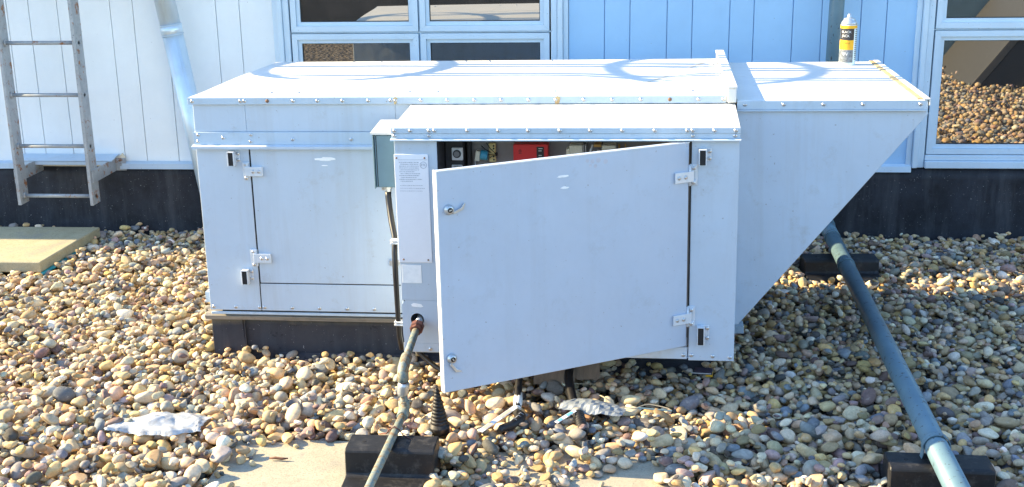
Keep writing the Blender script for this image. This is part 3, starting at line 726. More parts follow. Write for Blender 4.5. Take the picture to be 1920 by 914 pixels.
# ---- inside the control box
IY = 3.965
c = MB(); c.box(-.683, .390, IY, IY+.004, .171, .92); c.build('back_panel', M['inner'], unit, UOFF)
c = MB(); c.box(-.548, -.486, IY-.075, IY-.001, .60, .883, .004); c.box(-.551, -.5485, BY+.008, IY-.002, .20, .883); ib = c.build('junction_box', M['dark'], unit, UOFF)
c = MB(); c.box(-.523, -.486, IY-.086, IY-.0755, .800, .842, .002); sw = c.build('outlet_plate', M['plastic_white'], ib, UOFF)
c = MB(); c.lathe([(.0135, -.003), (.0135, -.0001)], (-.505, IY-.086, .822), 20, 'y'); c.build('socket_hole', M['dark'], sw, UOFF)
c = MB(); c.lathe([(.0095, -.004), (.0095, -.0031)], (-.506, IY-.086, .8215), 20, 'y'); c.build('socket_face', M['inner'], sw, UOFF)
c = MB(); c.prism([(-.526, .758), (-.525, .784), (-.491, .784), (-.481, .757)], IY-.080, IY-.0755, 'y', .001); tg = c.build('warning_tag', M['plastic_white'], ib, UOFF)
text_obj('OUTLET\nNOT\nAVAILABLE', .0072, M['ink2'], tg, Vector((-.505, IY-.081, .7715))+Vector(UOFF), depth=.0003)
c = MB(); c.box(-.480, -.468, IY-.04, IY-.001, .60, .883, .003); c.build('wire_duct', M['dark'], unit, UOFF)
c = MB(); c.box(-.0075, .0075, -.014, .014, -.0165, .0165, .001); c.xform(Matrix.Translation((-.4435+.6, IY-.035-4.2, .807)) @ Matrix.Rotation(R(8), 4, 'Y')); c.build('relay', M['cream'], unit)
c = MB(); c.lathe([(.016, -.012), (.0165, -.009), (.0165, .009), (.016, .012)], (0, 0, 0), 18, 'x'); c.xform(Matrix.Translation((-.4225+.6, IY-.035-4.2, .808)) @ Matrix.Rotation(R(8), 4, 'Y')); c.build('capacitor', M['cyan'], unit)
c = MB(); c.box(-.409, -.387, IY-.02, IY-.001, .782, .844, .0015)
tb = c.build('terminal_strip', M['yellow'], unit, UOFF)
for z in (.836, .827, .80, .79): 
    c = MB(); c.lathe([(.003, -.001), (.003, 0)], (-.393, IY-.02, z), 8, 'y'); c.build('terminal_screw', M['gap'], tb, UOFF)
c = MB()
for a_, b__ in (((-.432, .838), (-.40, .815)), ((-.415, .848), (-.385, .812)), ((-.42, .806), (-.383, .811)), ((-.405, .797), (-.385, .808))):
    mid = ((a_[0]+b__[0])/2, IY-.06, (a_[1]+b__[1])/2+.006); c.tube([(a_[0], IY-.03, a_[1]), mid, (b__[0], IY-.03, b__[1])], .0014, 6)
c.tube([(-.385, IY-.035, .811), (-.379, IY-.035, .8105)], .006, 10)
c.build('wiring', M['gap'], unit, UOFF)
c = MB(); c.tube([(-.4585, IY-.012, .79), (-.456, IY-.012, .765), (-.452, IY-.012, .74)], .002, 6); c.tube([(-.43, IY-.01, .772), (-.415, IY-.012, .776), (-.40, IY-.01, .77)], .002, 6); c.build('wiring', M['plastic_white'], unit, UOFF)
c = MB(); c.box(-.3235, -.2095, IY-.055, IY-.001, .70, .8475, .002); rb = c.build('controller', M['red'], unit, UOFF); rb['label'] = 'bright red burner controller'
c = MB(); c.box(-.2465, -.2225, IY-.0565, IY-.0552, .765, .8395); rp = c.build('label_panel', M['ink2'], rb, UOFF)
c = MB()
for i in range(8):
    if i in (2,): continue
    c.box(-.2400, -.2270+(-.003 if i % 2 else 0), IY-.0573, IY-.0566, .8330-i*.0075, .8350-i*.0075)
c.build('printed_lines', M['plastic_white'], rp, UOFF)
c = MB(); c.tube(arc((-.301, IY-.0555, .826), .0036, 0, 2*math.pi, 14, 'xz'), .0008, 5, False); c.box(-.3055, -.2965, IY-.0562, IY-.0551, .8175, .8190); c.build('round_mark', M['ink2'], rb, UOFF)
c = MB(); c.box(-.150, -.139, IY-.05, IY-.001, .79, .832, .002); c.box(-.1385, -.096, IY-.06, IY-.001, .76, .845, .002); rl = c.build('relay', M['cream'], unit, UOFF)
c = MB(); c.box(-.0955, -.092, IY-.05, IY-.001, .76, .845); c.box(-.089, -.085, IY-.05, IY-.001, .76, .845); c.build('heat_sink', M['galv'], unit, UOFF)
c = MB(); c.box(-.060, -.036, IY-.05, IY-.001, .838, .8465, .001); c.build('coil', M['copper'], unit, UOFF)
c = MB(); c.tube([(-.079, IY-.05, .80), (-.064, IY-.05, .846)], .003, 6); c.box(-.064, -.054, IY-.052, IY-.03, .805, .825, .002); c.box(-.051, -.040, IY-.052, IY-.03, .805, .828, .002); c.build('wire_connector', M['plastic_white'], unit, UOFF)
c = MB(); c.box(-.033, .012, IY-.06, IY-.001, .76, .845, .002); c.build('relay', M['cream'], unit, UOFF)
c = MB(); c.tube([(.022, IY-.04, .80), (.022, IY-.04, .847)], .0035, 8); c.tube([(.042, IY-.04, .80), (.042, IY-.04, .847)], .0022, 8); c.build('wiring', M['copper'], unit, UOFF)
# ---- grey electrical enclosure on the box's left side
c = MB(); c.box(-.786, -.6905, 3.90, 4.04, .7035, .888, .002); eb = c.build('switch_enclosure', M['ebox'], unit, UOFF)
eb['label'] = 'blue grey electrical switch box'
c = MB(); c.prism([(3.890, .883), (3.890, .8895), (4.05, .906), (4.05, .899)], -.795, -.6905, 'x'); c.build('enclosure_cap', M['roof'], eb, UOFF)
c = MB(); c.box(-.782, -.6925, 3.896, 3.8998, .706, .879, .0008); c.box(-.790, -.7865, 3.893, 4.0, .700, .884, .001); c.build('cover', M['ebox'], eb, UOFF)
c = MB(); c.box(-.779, -.7765, 3.8955, 3.8962, .708, .878); c.build('cover_shadow_line', M['gap'], eb, UOFF)  # dark strip drawn as the shadow line along the cover lip
c = MB(); c.lathe([(.0125, -.018), (.0125, -.008), (.016, -.008), (.016, 0)], (-.752, 3.925, .7032), 8, 'z', False); c.tube([(-.770, 3.93, .703), (-.770, 3.93, .688)], .005, 8); c.build('connector', M['galv'], eb, UOFF)
cpts = [(-.752, 3.925, .69), (-.7515, 3.922, .665), (-.745, 3.905, .63), (-.732, 3.87, .59), (-.718, 3.84, .55), (-.7125, 3.805, .50), (-.7115, 3.80, .42), (-.7105, 3.80, .30), (-.7095, 3.80, .22), (-.705, 3.81, .165)]
c = MB(); c.tube(cpts, [.0105]*4+[.0095]*3+[.0085]*3, 12); cb = c.build('power_cable', M['cable'], unit, UOFF)
for z in (.545, .262):
    c = MB(); c.box(-.7225, -.6905, 3.789, 3.812, z-.008, z-.002, .001); c.box(-.7225, -.6905, 3.789, 3.812, z+.001, z+.007, .001); c.build('cable_strap', M['plastic_white'], unit, UOFF)
# base rail
c = MB(); c.box(-1.44, .385, 4.107, 5.05, .1755, .1955, .001); c.build('base_rail', M['gap'], unit, UOFF)
c = MB(); c.box(-1.528, -1.485, 4.18, 4.24, .199, .203); c.box(-1.528, -1.485, 4.175, 4.179, .199, .238); c.box(-1.528, -1.524, 4.18, 4.24, .2035, .238); c.build('lifting_bracket', M['trim'], unit, UOFF)
c = MB(); c.box(-1.48, .3, 4.098, 4.106, .178, .189, .002); c.build('base_lip', M['trim'], unit, UOFF)
# gas stub through the hole (part of the unit)
p0 = UW(-.640, 3.84, .286)

# ================================================================== ROOF CURB
curb = empty('roof_curb', tuple(C0), 'black membrane covered curb under the left of the rooftop unit', 'curb', rot=tuple(UROT))
sh = wavy_sheet(-1.495, .34, 60, -.05, .150, 4.150, .005, .02, 5); sh.box(-1.495, .34, 4.172, 5.05, -.05, .150, .004)
sh.build('membrane', M['curbmem'], curb, UOFF)
c = MB(); c.prism([(-1.4965, -.05), (-1.4965, .151), (-1.378, .151), (-1.366, -.05)], 4.134, 4.146, 'y', .002); c.box(-1.372, -1.368, 4.1325, 4.135, -.03, .15)
c.build('corner_lap', M['curbmem'], curb, UOFF)
c = MB(); c.prism([(4.115, .1515), (4.108, .168), (4.120, .1745), (4.20, .1745), (4.20, .1515)], -1.512, .34, 'x', .001)
c.build('wood_nailer', M['wood'], curb, UOFF)
c = MB(); c.prism([(4.09, -.03), (4.10, -.005), (4.145, .020), (4.148, -.03)], -1.25, .34, 'x', .003); c.build('base_fillet', M['curbmem'], curb, UOFF)

# ================================================================== SPRAY CAN
cp = UW(.883, 5.005, .9627)
can = empty('spray_can', tuple(cp), 'capless aerosol can with yellow and black label standing on the hood', 'spray can')
c = MB(); c.lathe([(.031, 0), (.0325, .002), (.0325, .006), (.0318, .008), (.0318, .158), (.0312, .160)], (0, 0, 0), 36); cbody = c.build('can_body', simple('can_white_print', (.62, .72, .74), .35, .2, .08, 90), can)
def band(z0, z1, a0, a1, r_, mat, name, par):
    b = bmesh.new(); n = 24; A = []; B_ = []
    for i in range(n+1):
        a = a0+(a1-a0)*i/n; A.append(b.verts.new((r_*math.cos(a), r_*math.sin(a), z0))); B_.append(b.verts.new((r_*math.cos(a), r_*math.sin(a), z1)))
    for i in range(n): f = b.faces.new([A[i], A[i+1], B_[i+1], B_[i]]); f.smooth = True
    c = MB(); c._merge(b); return c.build(name, mat, par)
YEL = simple('can_yellow', (.80, .42, .02), .35, 0, .03); BLK = simple('can_black', (.03, .03, .035), .35)
band(.1, .153, R(180), R(302), .0321, BLK, 'black_label', cbody)
band(.062, .1, R(180), R(302), .0321, YEL, 'yellow_label', cbody)
band(.012, .0615, R(180), R(302), .0321, simple('can_grey_print', (.18, .2, .22), .4, 0, .6, 110), 'lower_label', cbody)
band(.145, .157, R(0), R(360), .0325, YEL, 'yellow_ring', cbody)
c = MB(); c.lathe([(.0318, .1602), (.029, .168), (.024, .175), (.021, .178), (.0215, .181), (.0195, .183), (.016, .184), (.009, .187), (.0075, .190), (.0065, .199), (.004, .2005)], (0, 0, 0), 28); c.build('can_top', M['galv'], can)
def wraptext(txt, size, z, a, mat, par):
    cu = bpy.data.curves.new('t', 'FONT'); cu.body = txt; cu.size = size; cu.align_x = 'CENTER'; cu.align_y = 'CENTER'
    tmp = bpy.data.objects.new('t', cu); COL.objects.link(tmp); dg = bpy.context.evaluated_depsgraph_get()
    me = bpy.data.meshes.new_from_object(tmp.evaluated_get(dg)); bpy.data.objects.remove(tmp)
    me.materials.clear(); me.materials.append(mat)
    for v in me.vertices:
        th = a+v.co.x/.0325; v.co = Vector((.0327*math.cos(th), .0327*math.sin(th), z+v.co.y))
    o = bpy.data.objects.new('lettering', me); COL.objects.link(o); o.parent = par
wraptext('BLACK', .013, .132, R(244), M['plastic_white'], cbody)
wraptext('JACK', .014, .1165, R(240), M['plastic_white'], cbody)
wraptext('WET PATCH', .0065, .088, R(240), M['ink2'], cbody)
wraptext('VV', .019, .045, R(245), M['plastic_white'], cbody)
c = MB()
cc = MB(); b = bmesh.new(); r2 = random.Random(9)
for i in range(16):
    z = .022+i*.0078; a = R(312)
    while a < R(358):
        l = r2.uniform(.03, .1)
        q = [b.verts.new((.0323*math.cos(t_), .0323*math.sin(t_), zz)) for t_, zz in ((a, z), (a+l, z), (a+l, z+.0032), (a, z+.0032))]
        b.faces.new(q); a += l+.03
cc._merge(b); cc.build('printed_lines', M['ink2'], cbody)

# ================================================================== GAS PIPE
gpp = empty('gas_pipe', (-.645, 3.43, 0), 'rust-mottled gas pipe with red union nut leaving the control box', 'gas pipe')
gO = (.645, -3.43, 0)
P0 = UW(-.640, 3.90, .288); P1 = Vector((-.6475, 3.46, .262))
d_ = (P1-P0).normalized()
pn0 = P0+d_*((P1-P0).length-.265)      # union centre
c = MB(); c.tube([P0, pn0-d_*.012], .0118, 16); c.build('stub_pipe', M['galv'], gpp, gO)
c = MB()
c.tube([pn0-d_*.018, pn0-d_*.016, pn0+d_*.006, pn0+d_*.008], [.019, .023, .023, .019], 8, True, False); c.tube([pn0+d_*.009, pn0+d_*.026], .0185, 8, True, False); c.build('union_nut', M['nut'], gpp, gO)
c = MB(); c.tube([pn0+d_*.026, P1-d_*.03], .0122, 18); c.build('upper_pipe', M['gaspipe'], gpp, gO)
VX = -.6485; VY = 3.43
c = MB(); c.tube([P1-d_*.045, P1-d_*.043, P1-d_*.024, Vector((VX, VY+.01, .252)), Vector((VX, VY, .238)), Vector((VX, VY, .215)), Vector((VX, VY, .213))], [.0145, .0175, .0175, .0175, .0175, .0175, .0145], 18); c.build('elbow', M['gaspipe'], gpp, gO)
c = MB(); c.tube([(VX, VY, .215), (VX-.001, VY, .168)], .0128, 16); c.build('nipple', M['nut'], gpp, gO)
c = MB(); c.tube([(VX+.002, VY, .21), (VX+.001, VY, .20), (VX-.003, VY, .175), (VX-.002, VY, .168)], [.0165, .019, .0175, .0155], 14); c.build('tape_wrap', M['galv'], gpp, gO)
c = MB(); c.tube([(VX, VY, .168), (VX, VY, .12)], .0125, 16); c.build('nipple', M['gaspipe'], gpp, gO)
c = MB(); c.tube([(VX, VY, .150), (VX, VY, .148), (VX, VY, .128), (VX+.001, VY-.012, .121), (VX+.001, VY-.03, .117), (VX+.001, VY-.045, .1165), (VX+.001, VY-.047, .1165)], [.0145, .0175, .0175, .0175, .0175, .0175, .0145], 18); c.build('elbow', M['gaspipe'], gpp, gO)
c = MB(); c.tube([(VX+.001, VY-.04, .1165), (-.658, 2.95, .116), (-.668, 2.2, .11)], .0122, 18); c.build('lower_pipe', M['gaspipe'], gpp, gO)
# wire tie around the pipe on its block
tie = MB(); yy = 3.275
tie.tube([(-.700, yy+.01, .103), (-.676, yy, .110), (-.668, yy, .124), (-.652, yy, .132), (-.636, yy, .124), (-.628, yy-.002, .110), (-.606, yy-.012, .103), (-.600, yy-.02, .103)], .0017, 6)
tie.tube([(-.703, yy+.014, .103), (-.674, yy+.006, .110), (-.652, yy+.006, .1325), (-.630, yy+.005, .110), (-.596, yy+.006, .103)], .0015, 6)
tie.build('wire_tie', M['nut'], gpp, gO)

# ================================================================== CONE, CABLES, LITTER
c = MB()
prof = [(.030, -.02), (.032, 0), (.032, .006)]
z = .006; rr_ = .030
for i in range(11):
    prof += [(rr_, z), (rr_-.0008, z+.008), (rr_-.0032, z+.0085), (rr_-.0032, z+.0098)]; z += .0112; rr_ -= .0022
prof += [(.005, z), (.004, z+.006)]
c.lathe(prof, (0, 0, 0), 22); o = c.build('pipe_boot', M['rubber']); o.location = (-.552, 3.505, .030); o.rotation_euler = (R(2), R(-2), 0)
tag(o, 'black ribbed rubber cone standing among the pebbles below the door corner', 'rubber boot')
def cable(name, pts, r, label, mats, extra=None):
    root = empty(name, pts[0], label, 'cable', None)
    off = tuple(-v for v in pts[0])
    c = MB()
    # resample smooth
    P = [Vector(p) for p in pts]; out = []
    for i in range(len(P)-1):
        p0_ = P[max(i-1, 0)]; p1_ = P[i]; p2_ = P[i+1]; p3_ = P[min(i+2, len(P)-1)]
        for k in range(6):
            t = k/6; out.append(.5*((2*p1_)+(-p0_+p2_)*t+(2*p0_-5*p1_+4*p2_-p3_)*t*t+(-p0_+3*p1_-3*p2_+p3_)*t**3))
    out.append(P[-1]); c.tube(out, r, 12); c.build('jacket', M['cable'], root, off)
    return root, off
r1, o1 = cable('flexible_conduit', [(-.330, 4.03, .19), (-.330, 3.90, .13), (-.322, 3.78, .095), (-.318, 3.68, .062), (-.316, 3.63, .045)], .0125, 'left black conduit hanging under the open door with a loose taped end', None)
c = MB(); c.tube([(-.318, 3.70, .066), (-.317, 3.66, .053), (-.316, 3.625, .043)], [.013, .016, .012], 10); c.build('white_fitting', M['plastic_white'], r1, o1)
c = MB(); c.tube([(-.316, 3.60, .042), (-.300, 3.565, .045), (-.303, 3.53, .043), (-.325, 3.505, .040), (-.355, 3.49, .036), (-.36, 3.47, .034)], [.014, .017, .017, .015, .012, .009], 12); c.build('taped_end', M['rubber'], r1, o1)
for q in ((-.302, 3.555), (-.307, 3.535), (-.320, 3.512)):
    c = MB(); c.tube([(q[0]-.009, q[1]-.011, .040), (q[0]-.009, q[1]-.006, .054), (q[0]+.002, q[1]-.004, .064), (q[0]+.012, q[1], .056)], .0012, 5); c.build('tape_edge', M['ink'], r1, o1)
r2_, o2 = cable('flexible_conduit', [(-.02, 4.02, .16), (-.09, 3.96, .125), (-.145, 3.90, .105), (-.158, 3.83, .085), (-.150, 3.75, .065), (-.135, 3.67, .045)], .0155, 'right black conduit bending down beside the cardboard scrap', None)
c = MB()
pf = [Vector((-.118, 3.585, .046)), Vector((-.098, 3.475, .034))]
rs = []; pp = []
for i in range(9):
    for q, rr_ in ((0, .019), (.75, .0195), (.8, .0165), (.99, .0165)):
        pp.append(pf[0].lerp(pf[1], (i+q)/9)); rs.append(rr_-.0004*i)
c.tube(pp, rs, 16); c.build('ribbed_end', M['rubber'], r2_, o2)
c = MB(); c.tube([(-.128, 3.61, .048), (-.122, 3.60, .047), (-.117, 3.583, .046)], [.013, .0185, .0185], 12); c.build('end_collar', simple('worn_tape', (.3, .29, .27), .7, 0, .3, 100), r2_, o2)
# third thin black hose between gas pipe and door
P = [UW(-.69, 3.87, .175), (-.660, 3.86, .130), (-.60, 3.83, .095), (-.54, 3.81, .078), (-.46, 3.81, .072), (-.38, 3.87, .072), (-.30, 3.98, .08)]
r3, o3 = cable('thin_cable', [tuple(p) for p in P], .0085, 'thin black cable sagging under the control box behind the gas pipe', None)
# crumpled plastic & film
def crumple(name, poly_pts, thick, amp, mat, label, cat, loc, seed, nx=26, ny=14, zbase=.0, dome=.02):
    """a crumpled sheet: poly_pts = (left x, right x, front y(u), back y(u)) given as functions"""
    r_ = random.Random(seed); b = bmesh.new(); fx, fy = poly_pts; rows = []
    ph = [(r_.uniform(20, 60), r_.uniform(20, 60), r_.uniform(0, 6), r_.uniform(.4, 1)) for _ in range(7)]
    for j in range(ny+1):
        row = []
        for i in range(nx+1):
            u, v = i/nx, j/ny; x = fx(u, v); y = fy(u, v)
            h = sum(a*abs(math.sin(p*x+q*y+s_)) for p, q, s_, a in ph)/7
            z = zbase+amp*h+dome*math.sin(math.pi*u)*math.sin(math.pi*v)+r_.uniform(-.5, .5)*amp*.3
            row.append(b.verts.new((x+r_.uniform(-1, 1)*.0015, y+r_.uniform(-1, 1)*.0015, z)))
        rows.append(row)
    for j in range(ny):
        for i in range(nx): b.faces.new([rows[j][i], rows[j][i+1], rows[j+1][i+1], rows[j+1][i]])
    e = bmesh.ops.extrude_face_region(b, geom=b.faces[:])
    for v in [q for q in e['geom'] if isinstance(q, bmesh.types.BMVert)]: v.co.z -= thick
    c = MB(); c._merge(b); o = c.build(name, mat); o.location = loc
    return tag(o, label, cat)
def film_bag():
    r_ = random.Random(11); b = bmesh.new(); NXb, NYb = 64, 34; rows = []
    folds = [(r_.uniform(-.14, .14), r_.uniform(-.08, .08), r_.uniform(0, math.pi), r_.uniform(.006, .018), r_.uniform(-.012, .016)) for _ in range(60)]
    jit0 = [r_.uniform(-.012, .012) for _ in range(210)]; jit = [sum(jit0[k:k+6])/6*2.2 for k in range(200)]
    for j in range(NYb+1):
        row = []
        for i in range(NXb+1):
            u, v = i/NXb, j/NYb
            hw = .028+.050*min(1, u*1.8)*(1-.45*max(0, (u-.75)/.25))+.018*math.sin(u*19)*(.3)+jit[i]*.45
            if u < .12: hw += .014*(.12-u)/.12
            x = -.15+.30*u+jit[j+70]*(.5 if u < .05 or u > .95 else 0)*1.4; y = (v-.52)*2*hw+.035*u-.01
            h = .010+.012*math.sin(math.pi*u)*math.sin(math.pi*v)
            for fx, fy, fa, fw_, fh in folds:
                d = (x-fx)*math.cos(fa)+(y-fy)*math.sin(fa); e_ = -(x-fx)*math.sin(fa)+(y-fy)*math.cos(fa)
                h += fh*math.exp(-abs(d)/fw_)*math.exp(-(e_/.045)**2)*.55
            if v < .05 or v > .95: h -= .006
            row.append(b.verts.new((x, y, max(-.004, h))))
        rows.append(row)
    for j in range(NYb):
        for i in range(NXb): b.faces.new([rows[j][i], rows[j][i+1], rows[j+1][i+1], rows[j+1][i]]).smooth = True
    e = bmesh.ops.extrude_face_region(b, geom=b.faces[:])
    for v in [q for q in e['geom'] if isinstance(q, bmesh.types.BMVert)]: v.co.z -= .0006
    c = MB(); c._merge(b); o = c.build('plastic_bag', M['film']); o.location = (-1.445, 3.445, .034)
    tag(o, 'crumpled clear plastic bag lying on the sunlit pebbles at the left', 'plastic bag')
film_bag()
crumple('plastic_wrap', (lambda u, v: -.11+.20*u+.02*v, lambda u, v: (v-.5)*(.05+.05*math.sin(3*u))-.06*u*u+.01), .0012, .022, simple('bluish_plastic', (.19, .22, .26), .5, 0, .2, 60),
        'crumpled bluish plastic wrap around the right conduit', 'plastic wrap', (-.075, 3.635, .045), 8, 20, 9)
def strip(name, a, b_, wd, label, mat, tcol):
    a, b_ = Vector(a), Vector(b_); d = (b_-a); L = d.length
    c = MB(); c.box(0, L, -wd/2, wd/2, 0, .0014); c.mi = 1; c.box(L*.1, L*.32, -wd/2*.7, wd/2*.7, .0016, .0022); c.box(L*.55, L*.85, -wd/2*.7, wd/2*.7, .0016, .0022)
    o = c.build(name, [mat, tcol]); o.location = a; o.rotation_euler = (R(8), -math.asin(d.z/L), math.atan2(d.y, d.x))
    return tag(o, label, 'paper strip')
strip('label_strip', (-.415, 3.43, .052), (-.318, 3.585, .068), .017, 'long clear printed strip leaning beside the left conduit end', M['plastic_white'], simple('tan_print', (.55, .45, .38), .6))
strip('label_strip', (-.185, 3.50, .055), (-.128, 3.575, .064), .013, 'short white strip with blue end beside the right conduit end', M['plastic_white'], simple('light_blue_print', (.15, .45, .7), .5))
# cardboard scrap
cb_ = empty('cardboard_scrap', (-.175, 3.865, .034), 'brown corrugated cardboard scrap under the open door', 'cardboard')
c = MB()
def card(x0, x1, zt, zb, y, tilt, jag, seed):
    r_ = random.Random(seed); poly = [(x0, zt), (x1, zt)]; n = 16
    for i in range(n+1): poly.append((x1+(x0-x1)*i/n, zb+r_.uniform(-1, 1)*jag))
    c = MB(); c.prism(poly, -.0025, .0025); c.xform(Matrix.Translation((0, y, 0)) @ Matrix.Rotation(tilt, 4, 'X')); return c
card(-.105, .035, .12, -.004, .0, R(-40), .002, 1).build('panel', M['cardboard'], cb_)
card(.030, .120, .12, .010, .012, R(-38), .004, 2).build('panel', M['cardboard'], cb_)
c = MB()
for i in range(30):
    x = .033+i*.0029; c.tube([(x, -.004+.0012*(i % 2), .001), (x+.0018, -.006, .0035)], .0013, 4)
c.build('torn_edge', M['sealant'], cb_)
# thin tan cord
pts = [(-.06, 3.742, .05), (-.035, 3.70, .055), (-.03, 3.66, .052), (-.012, 3.632, .05), (.03, 3.628, .056), (.06, 3.622, .055), (.10, 3.655, .055), (.14, 3.655, .05), (.175, 3.645, .045)]
rc, oc = cable('tan_cord', pts, .0018, 'thin tan cord curling over the shaded pebbles', None)
for ch in rc.children: ch.data.materials.clear(); ch.data.materials.append(M['wire'])
rc['category'] = 'cord'
c = MB(); c.box(-.055, .055, -.0035, .0035, -.0015, .0015, .0005); o = c.build('zip_tie', M['ebox']); o.location = (.125, 3.625, .052); o.rotation_euler = (0, R(3), R(-3)); tag(o, 'thin grey blue cable tie lying by the tan cord', 'cable tie')
# ring cap, stick, small package
c = MB(); c.lathe([(.022, 0), (.027, .002), (.027, .028), (.0242, .028), (.0232, .006), (.002, .005)], (0, 0, 0), 26); o = c.build('end_cap', simple('grey_plastic', (.16, .15, .15), .5)); o.location = (-1.04, 3.60, .034); o.rotation_euler = (R(14), R(-8), 0)
tag(o, 'round dark grey pipe cap lying open among the sunlit pebbles', 'pipe cap')
c = MB(); c.tube([(-.028, 0, 0), (-.01, .002, .001), (.012, -.001, 0), (.03, .001, .001)], [.0025, .0042, .0045, .002], 8); o = c.build('twig', M['stick']); o.location = (-1.022, 3.316, .0); tag(o, 'short rust brown twig on the sandy paver', 'twig')
pk = empty('small_package', (.30, 3.945, .046), 'tiny dark and yellow package on the pebbles under the box corner', 'package', rot=(R(10), 0, R(-6)))
c = MB(); c.box(-.030, .030, -.014, .014, .006, .018, .001); c.build('wrapper', simple('dark_purple_wrapper', (.05, .04, .06), .35), pk)
c = MB(); c.box(.008, .031, -.0155, .010, -.001, .0058, .0008); c.build('yellow_end', YEL, pk)
c = MB(); c.box(-.040, .026, -.0146, -.0141, .010, .0125); c.build('pale_band', M['plastic_white'], pk)

# ================================================================== PAVERS
def paver(name, pts, z0, z1, mat, label, xr=0):
    b = bmesh.new(); cx = sum(p[0] for p in pts)/len(pts); cy = sum(p[1] for p in pts)/len(pts)
    c = MB(); c.prism([(p[0]-cx, p[1]-cy) for p in pts], 0, z1-z0, 'z', .004)
    o = c.build(name, mat); o.location = (cx, cy, z0); return tag(o, label, 'paver', 'concrete pavers on the roof')
paver('concrete_paver', [(-3.19, 5.10), (-2.612, 5.10), (-2.585, 5.705), (-3.17, 5.70)], .012, .062, M['slab'], 'thick ribbed yellowish concrete paver on the pebbles below the ladder')
paver('concrete_paver', [(-1.20, 2.87), (-.60, 2.87), (-.60, 3.47), (-1.20, 3.47)], -.044, -.008, M['sand'], 'sandy buried paver under the black block and gas pipe')
paver('concrete_paver', [(-.43, 2.84), (.17, 2.84), (.17, 3.42), (-.43, 3.42)], -.044, -.010, M['sand'], 'sandy buried paver peeking out at the bottom middle')
c = MB(); c.box(-.012, .012, -.22, .22, -.004, .004, .001); o = c.build('foam_strip', M['teal']); o.location = (-2.600, 5.32, .006); o.rotation_euler = (0, 0, R(-2)); tag(o, 'thin teal foam edge under the right side of the thick paver', 'foam strip')

# ================================================================== THINGS SEEN ONLY AS REFLECTIONS
c = MB(); c.box(-13, 13, -4.2, -3.9, -.05, 1.15, .01); o = c.build('backdrop', simple('dark_backdrop', (.06, .055, .05), .85, 0, .35, 3)); tag(o, 'dark low backdrop added across the roof to darken the window reflections', 'backdrop')  # unseen dark block added to darken reflections in the upper panes
far = empty('second_rooftop_unit', (2.95, .55, 0), 'dark weathered rooftop unit across the roof, seen only in the window', 'air handling unit')
c = MB(); c.prism([(.10, -.05), (2.4, -.05), (2.4, 1.1), (.95, 1.1)], -.7, .5, 'y', .005); c.build('cabinet', M['pit'], far)
c = MB(); c.prism([(.02, -.04), (.0995, -.04), (.949, 1.1), (.87, 1.1)], -.72, .52, 'y', .004); c.build('hood', simple('aged_hood', (.07, .07, .068), .6), far)
c = MB(); c.box(-.6, .7, -1.6, -.75, -.05, .70, .006); c.build('duct', M['ebox'], far)

# ================================================================== PEBBLES
def ico(sub):
    b = bmesh.new(); bmesh.ops.create_icosphere(b, subdivisions=sub, radius=1)
    v = np.array([x.co[:] for x in b.verts]); f = np.array([[q.index for q in p.verts] for p in b.faces]); b.free(); return v, f
def variants(sub, n, seed):
    v0, f0 = ico(sub); rg = np.random.default_rng(seed); out = []
    for _ in range(n):
        v = v0.copy()
        # low frequency lumps
        for __ in range(5):
            d = rg.normal(size=3); d /= np.linalg.norm(d); v = v*(1+.10*rg.uniform(-1, 1)*np.sin(2.2*(v0@d)+rg.uniform(0, 6)))[:, None]
        for __ in range(rg.integers(3, 9)):       # worn flat facets
            d = rg.normal(size=3); d /= np.linalg.norm(d); k = rg.uniform(.50, .82) if _ % 2 else rg.uniform(.66, .86); s = v@d
            over = np.clip(s-k, 0, None); v = v-np.outer(over*.93, d)
        out.append(v)
    return out, f0
V3, F3 = variants(3, 14, 1); V2, F2 = variants(2, 20, 2); V1, F1 = variants(1, 16, 3)
palette = np.array([[.50, .36, .19], [.55, .37, .14], [.47, .36, .23], [.49, .31, .20], [.27, .255, .24], [.15, .165, .19], [.20, .24, .29], [.60, .51, .37], [.68, .63, .54], [.20, .135, .125], [.36, .25, .235], [.33, .24, .12], [.55, .44, .28], [.32, .30, .25], [.09, .088, .085], [.40, .27, .12]])
pw = np.array([1.9, 1.2, 1.7, .9, 1.2, .7, .8, 1.5, .9, .6, .7, .8, 1.9, 1.1, .5, .8]); pw /= pw.sum()
X0, X1, Y0, Y1, RES = -3.6, 6.2, -2.6, 5.86, .006
nx, ny = int((X1-X0)/RES), int((Y1-Y0)/RES)
Hm = np.full((nx, ny), -.045, dtype=np.float32)
gx = X0+RES*(np.arange(nx)+.5); gy = Y0+RES*(np.arange(ny)+.5); GX, GY = np.meshgrid(gx, gy, indexing='ij')
BIG = 9.
def rect(x0, x1, y0, y1, val): Hm[(GX > x0) & (GX < x1) & (GY > y0) & (GY < y1)] = val
rect(-1.2, -.6, 2.87, 3.47, -.008); rect(-.43, .17, 2.84, 3.42, -.010)
blocked = np.zeros_like(Hm, bool)
def block(x0, x1, y0, y1, m_=.0): blocked[(GX > x0-m_) & (GX < x1+m_) & (GY > y0-m_) & (GY < y1+m_)] = True
block(-3.3, -2.585, 5.10, 5.705, .0)
cu_y = 4.2+(-(GX+.6))*.0375
blocked[(GX > -1.49) & (GX < .36) & (GY > cu_y-.075) & (GY < cu_y+.86)] = True
block(-.80, -.536, 3.07, 3.40, .012); block(.778, 1.052, 3.08, 3.32, .01); block(.823, 1.147, 5.15, 5.45, .012)
block(-.580, -.525, 3.475, 3.53, .0); block(.272, .330, 3.935, 3.975); block(-.40, -.36, 3.46, 3.50)
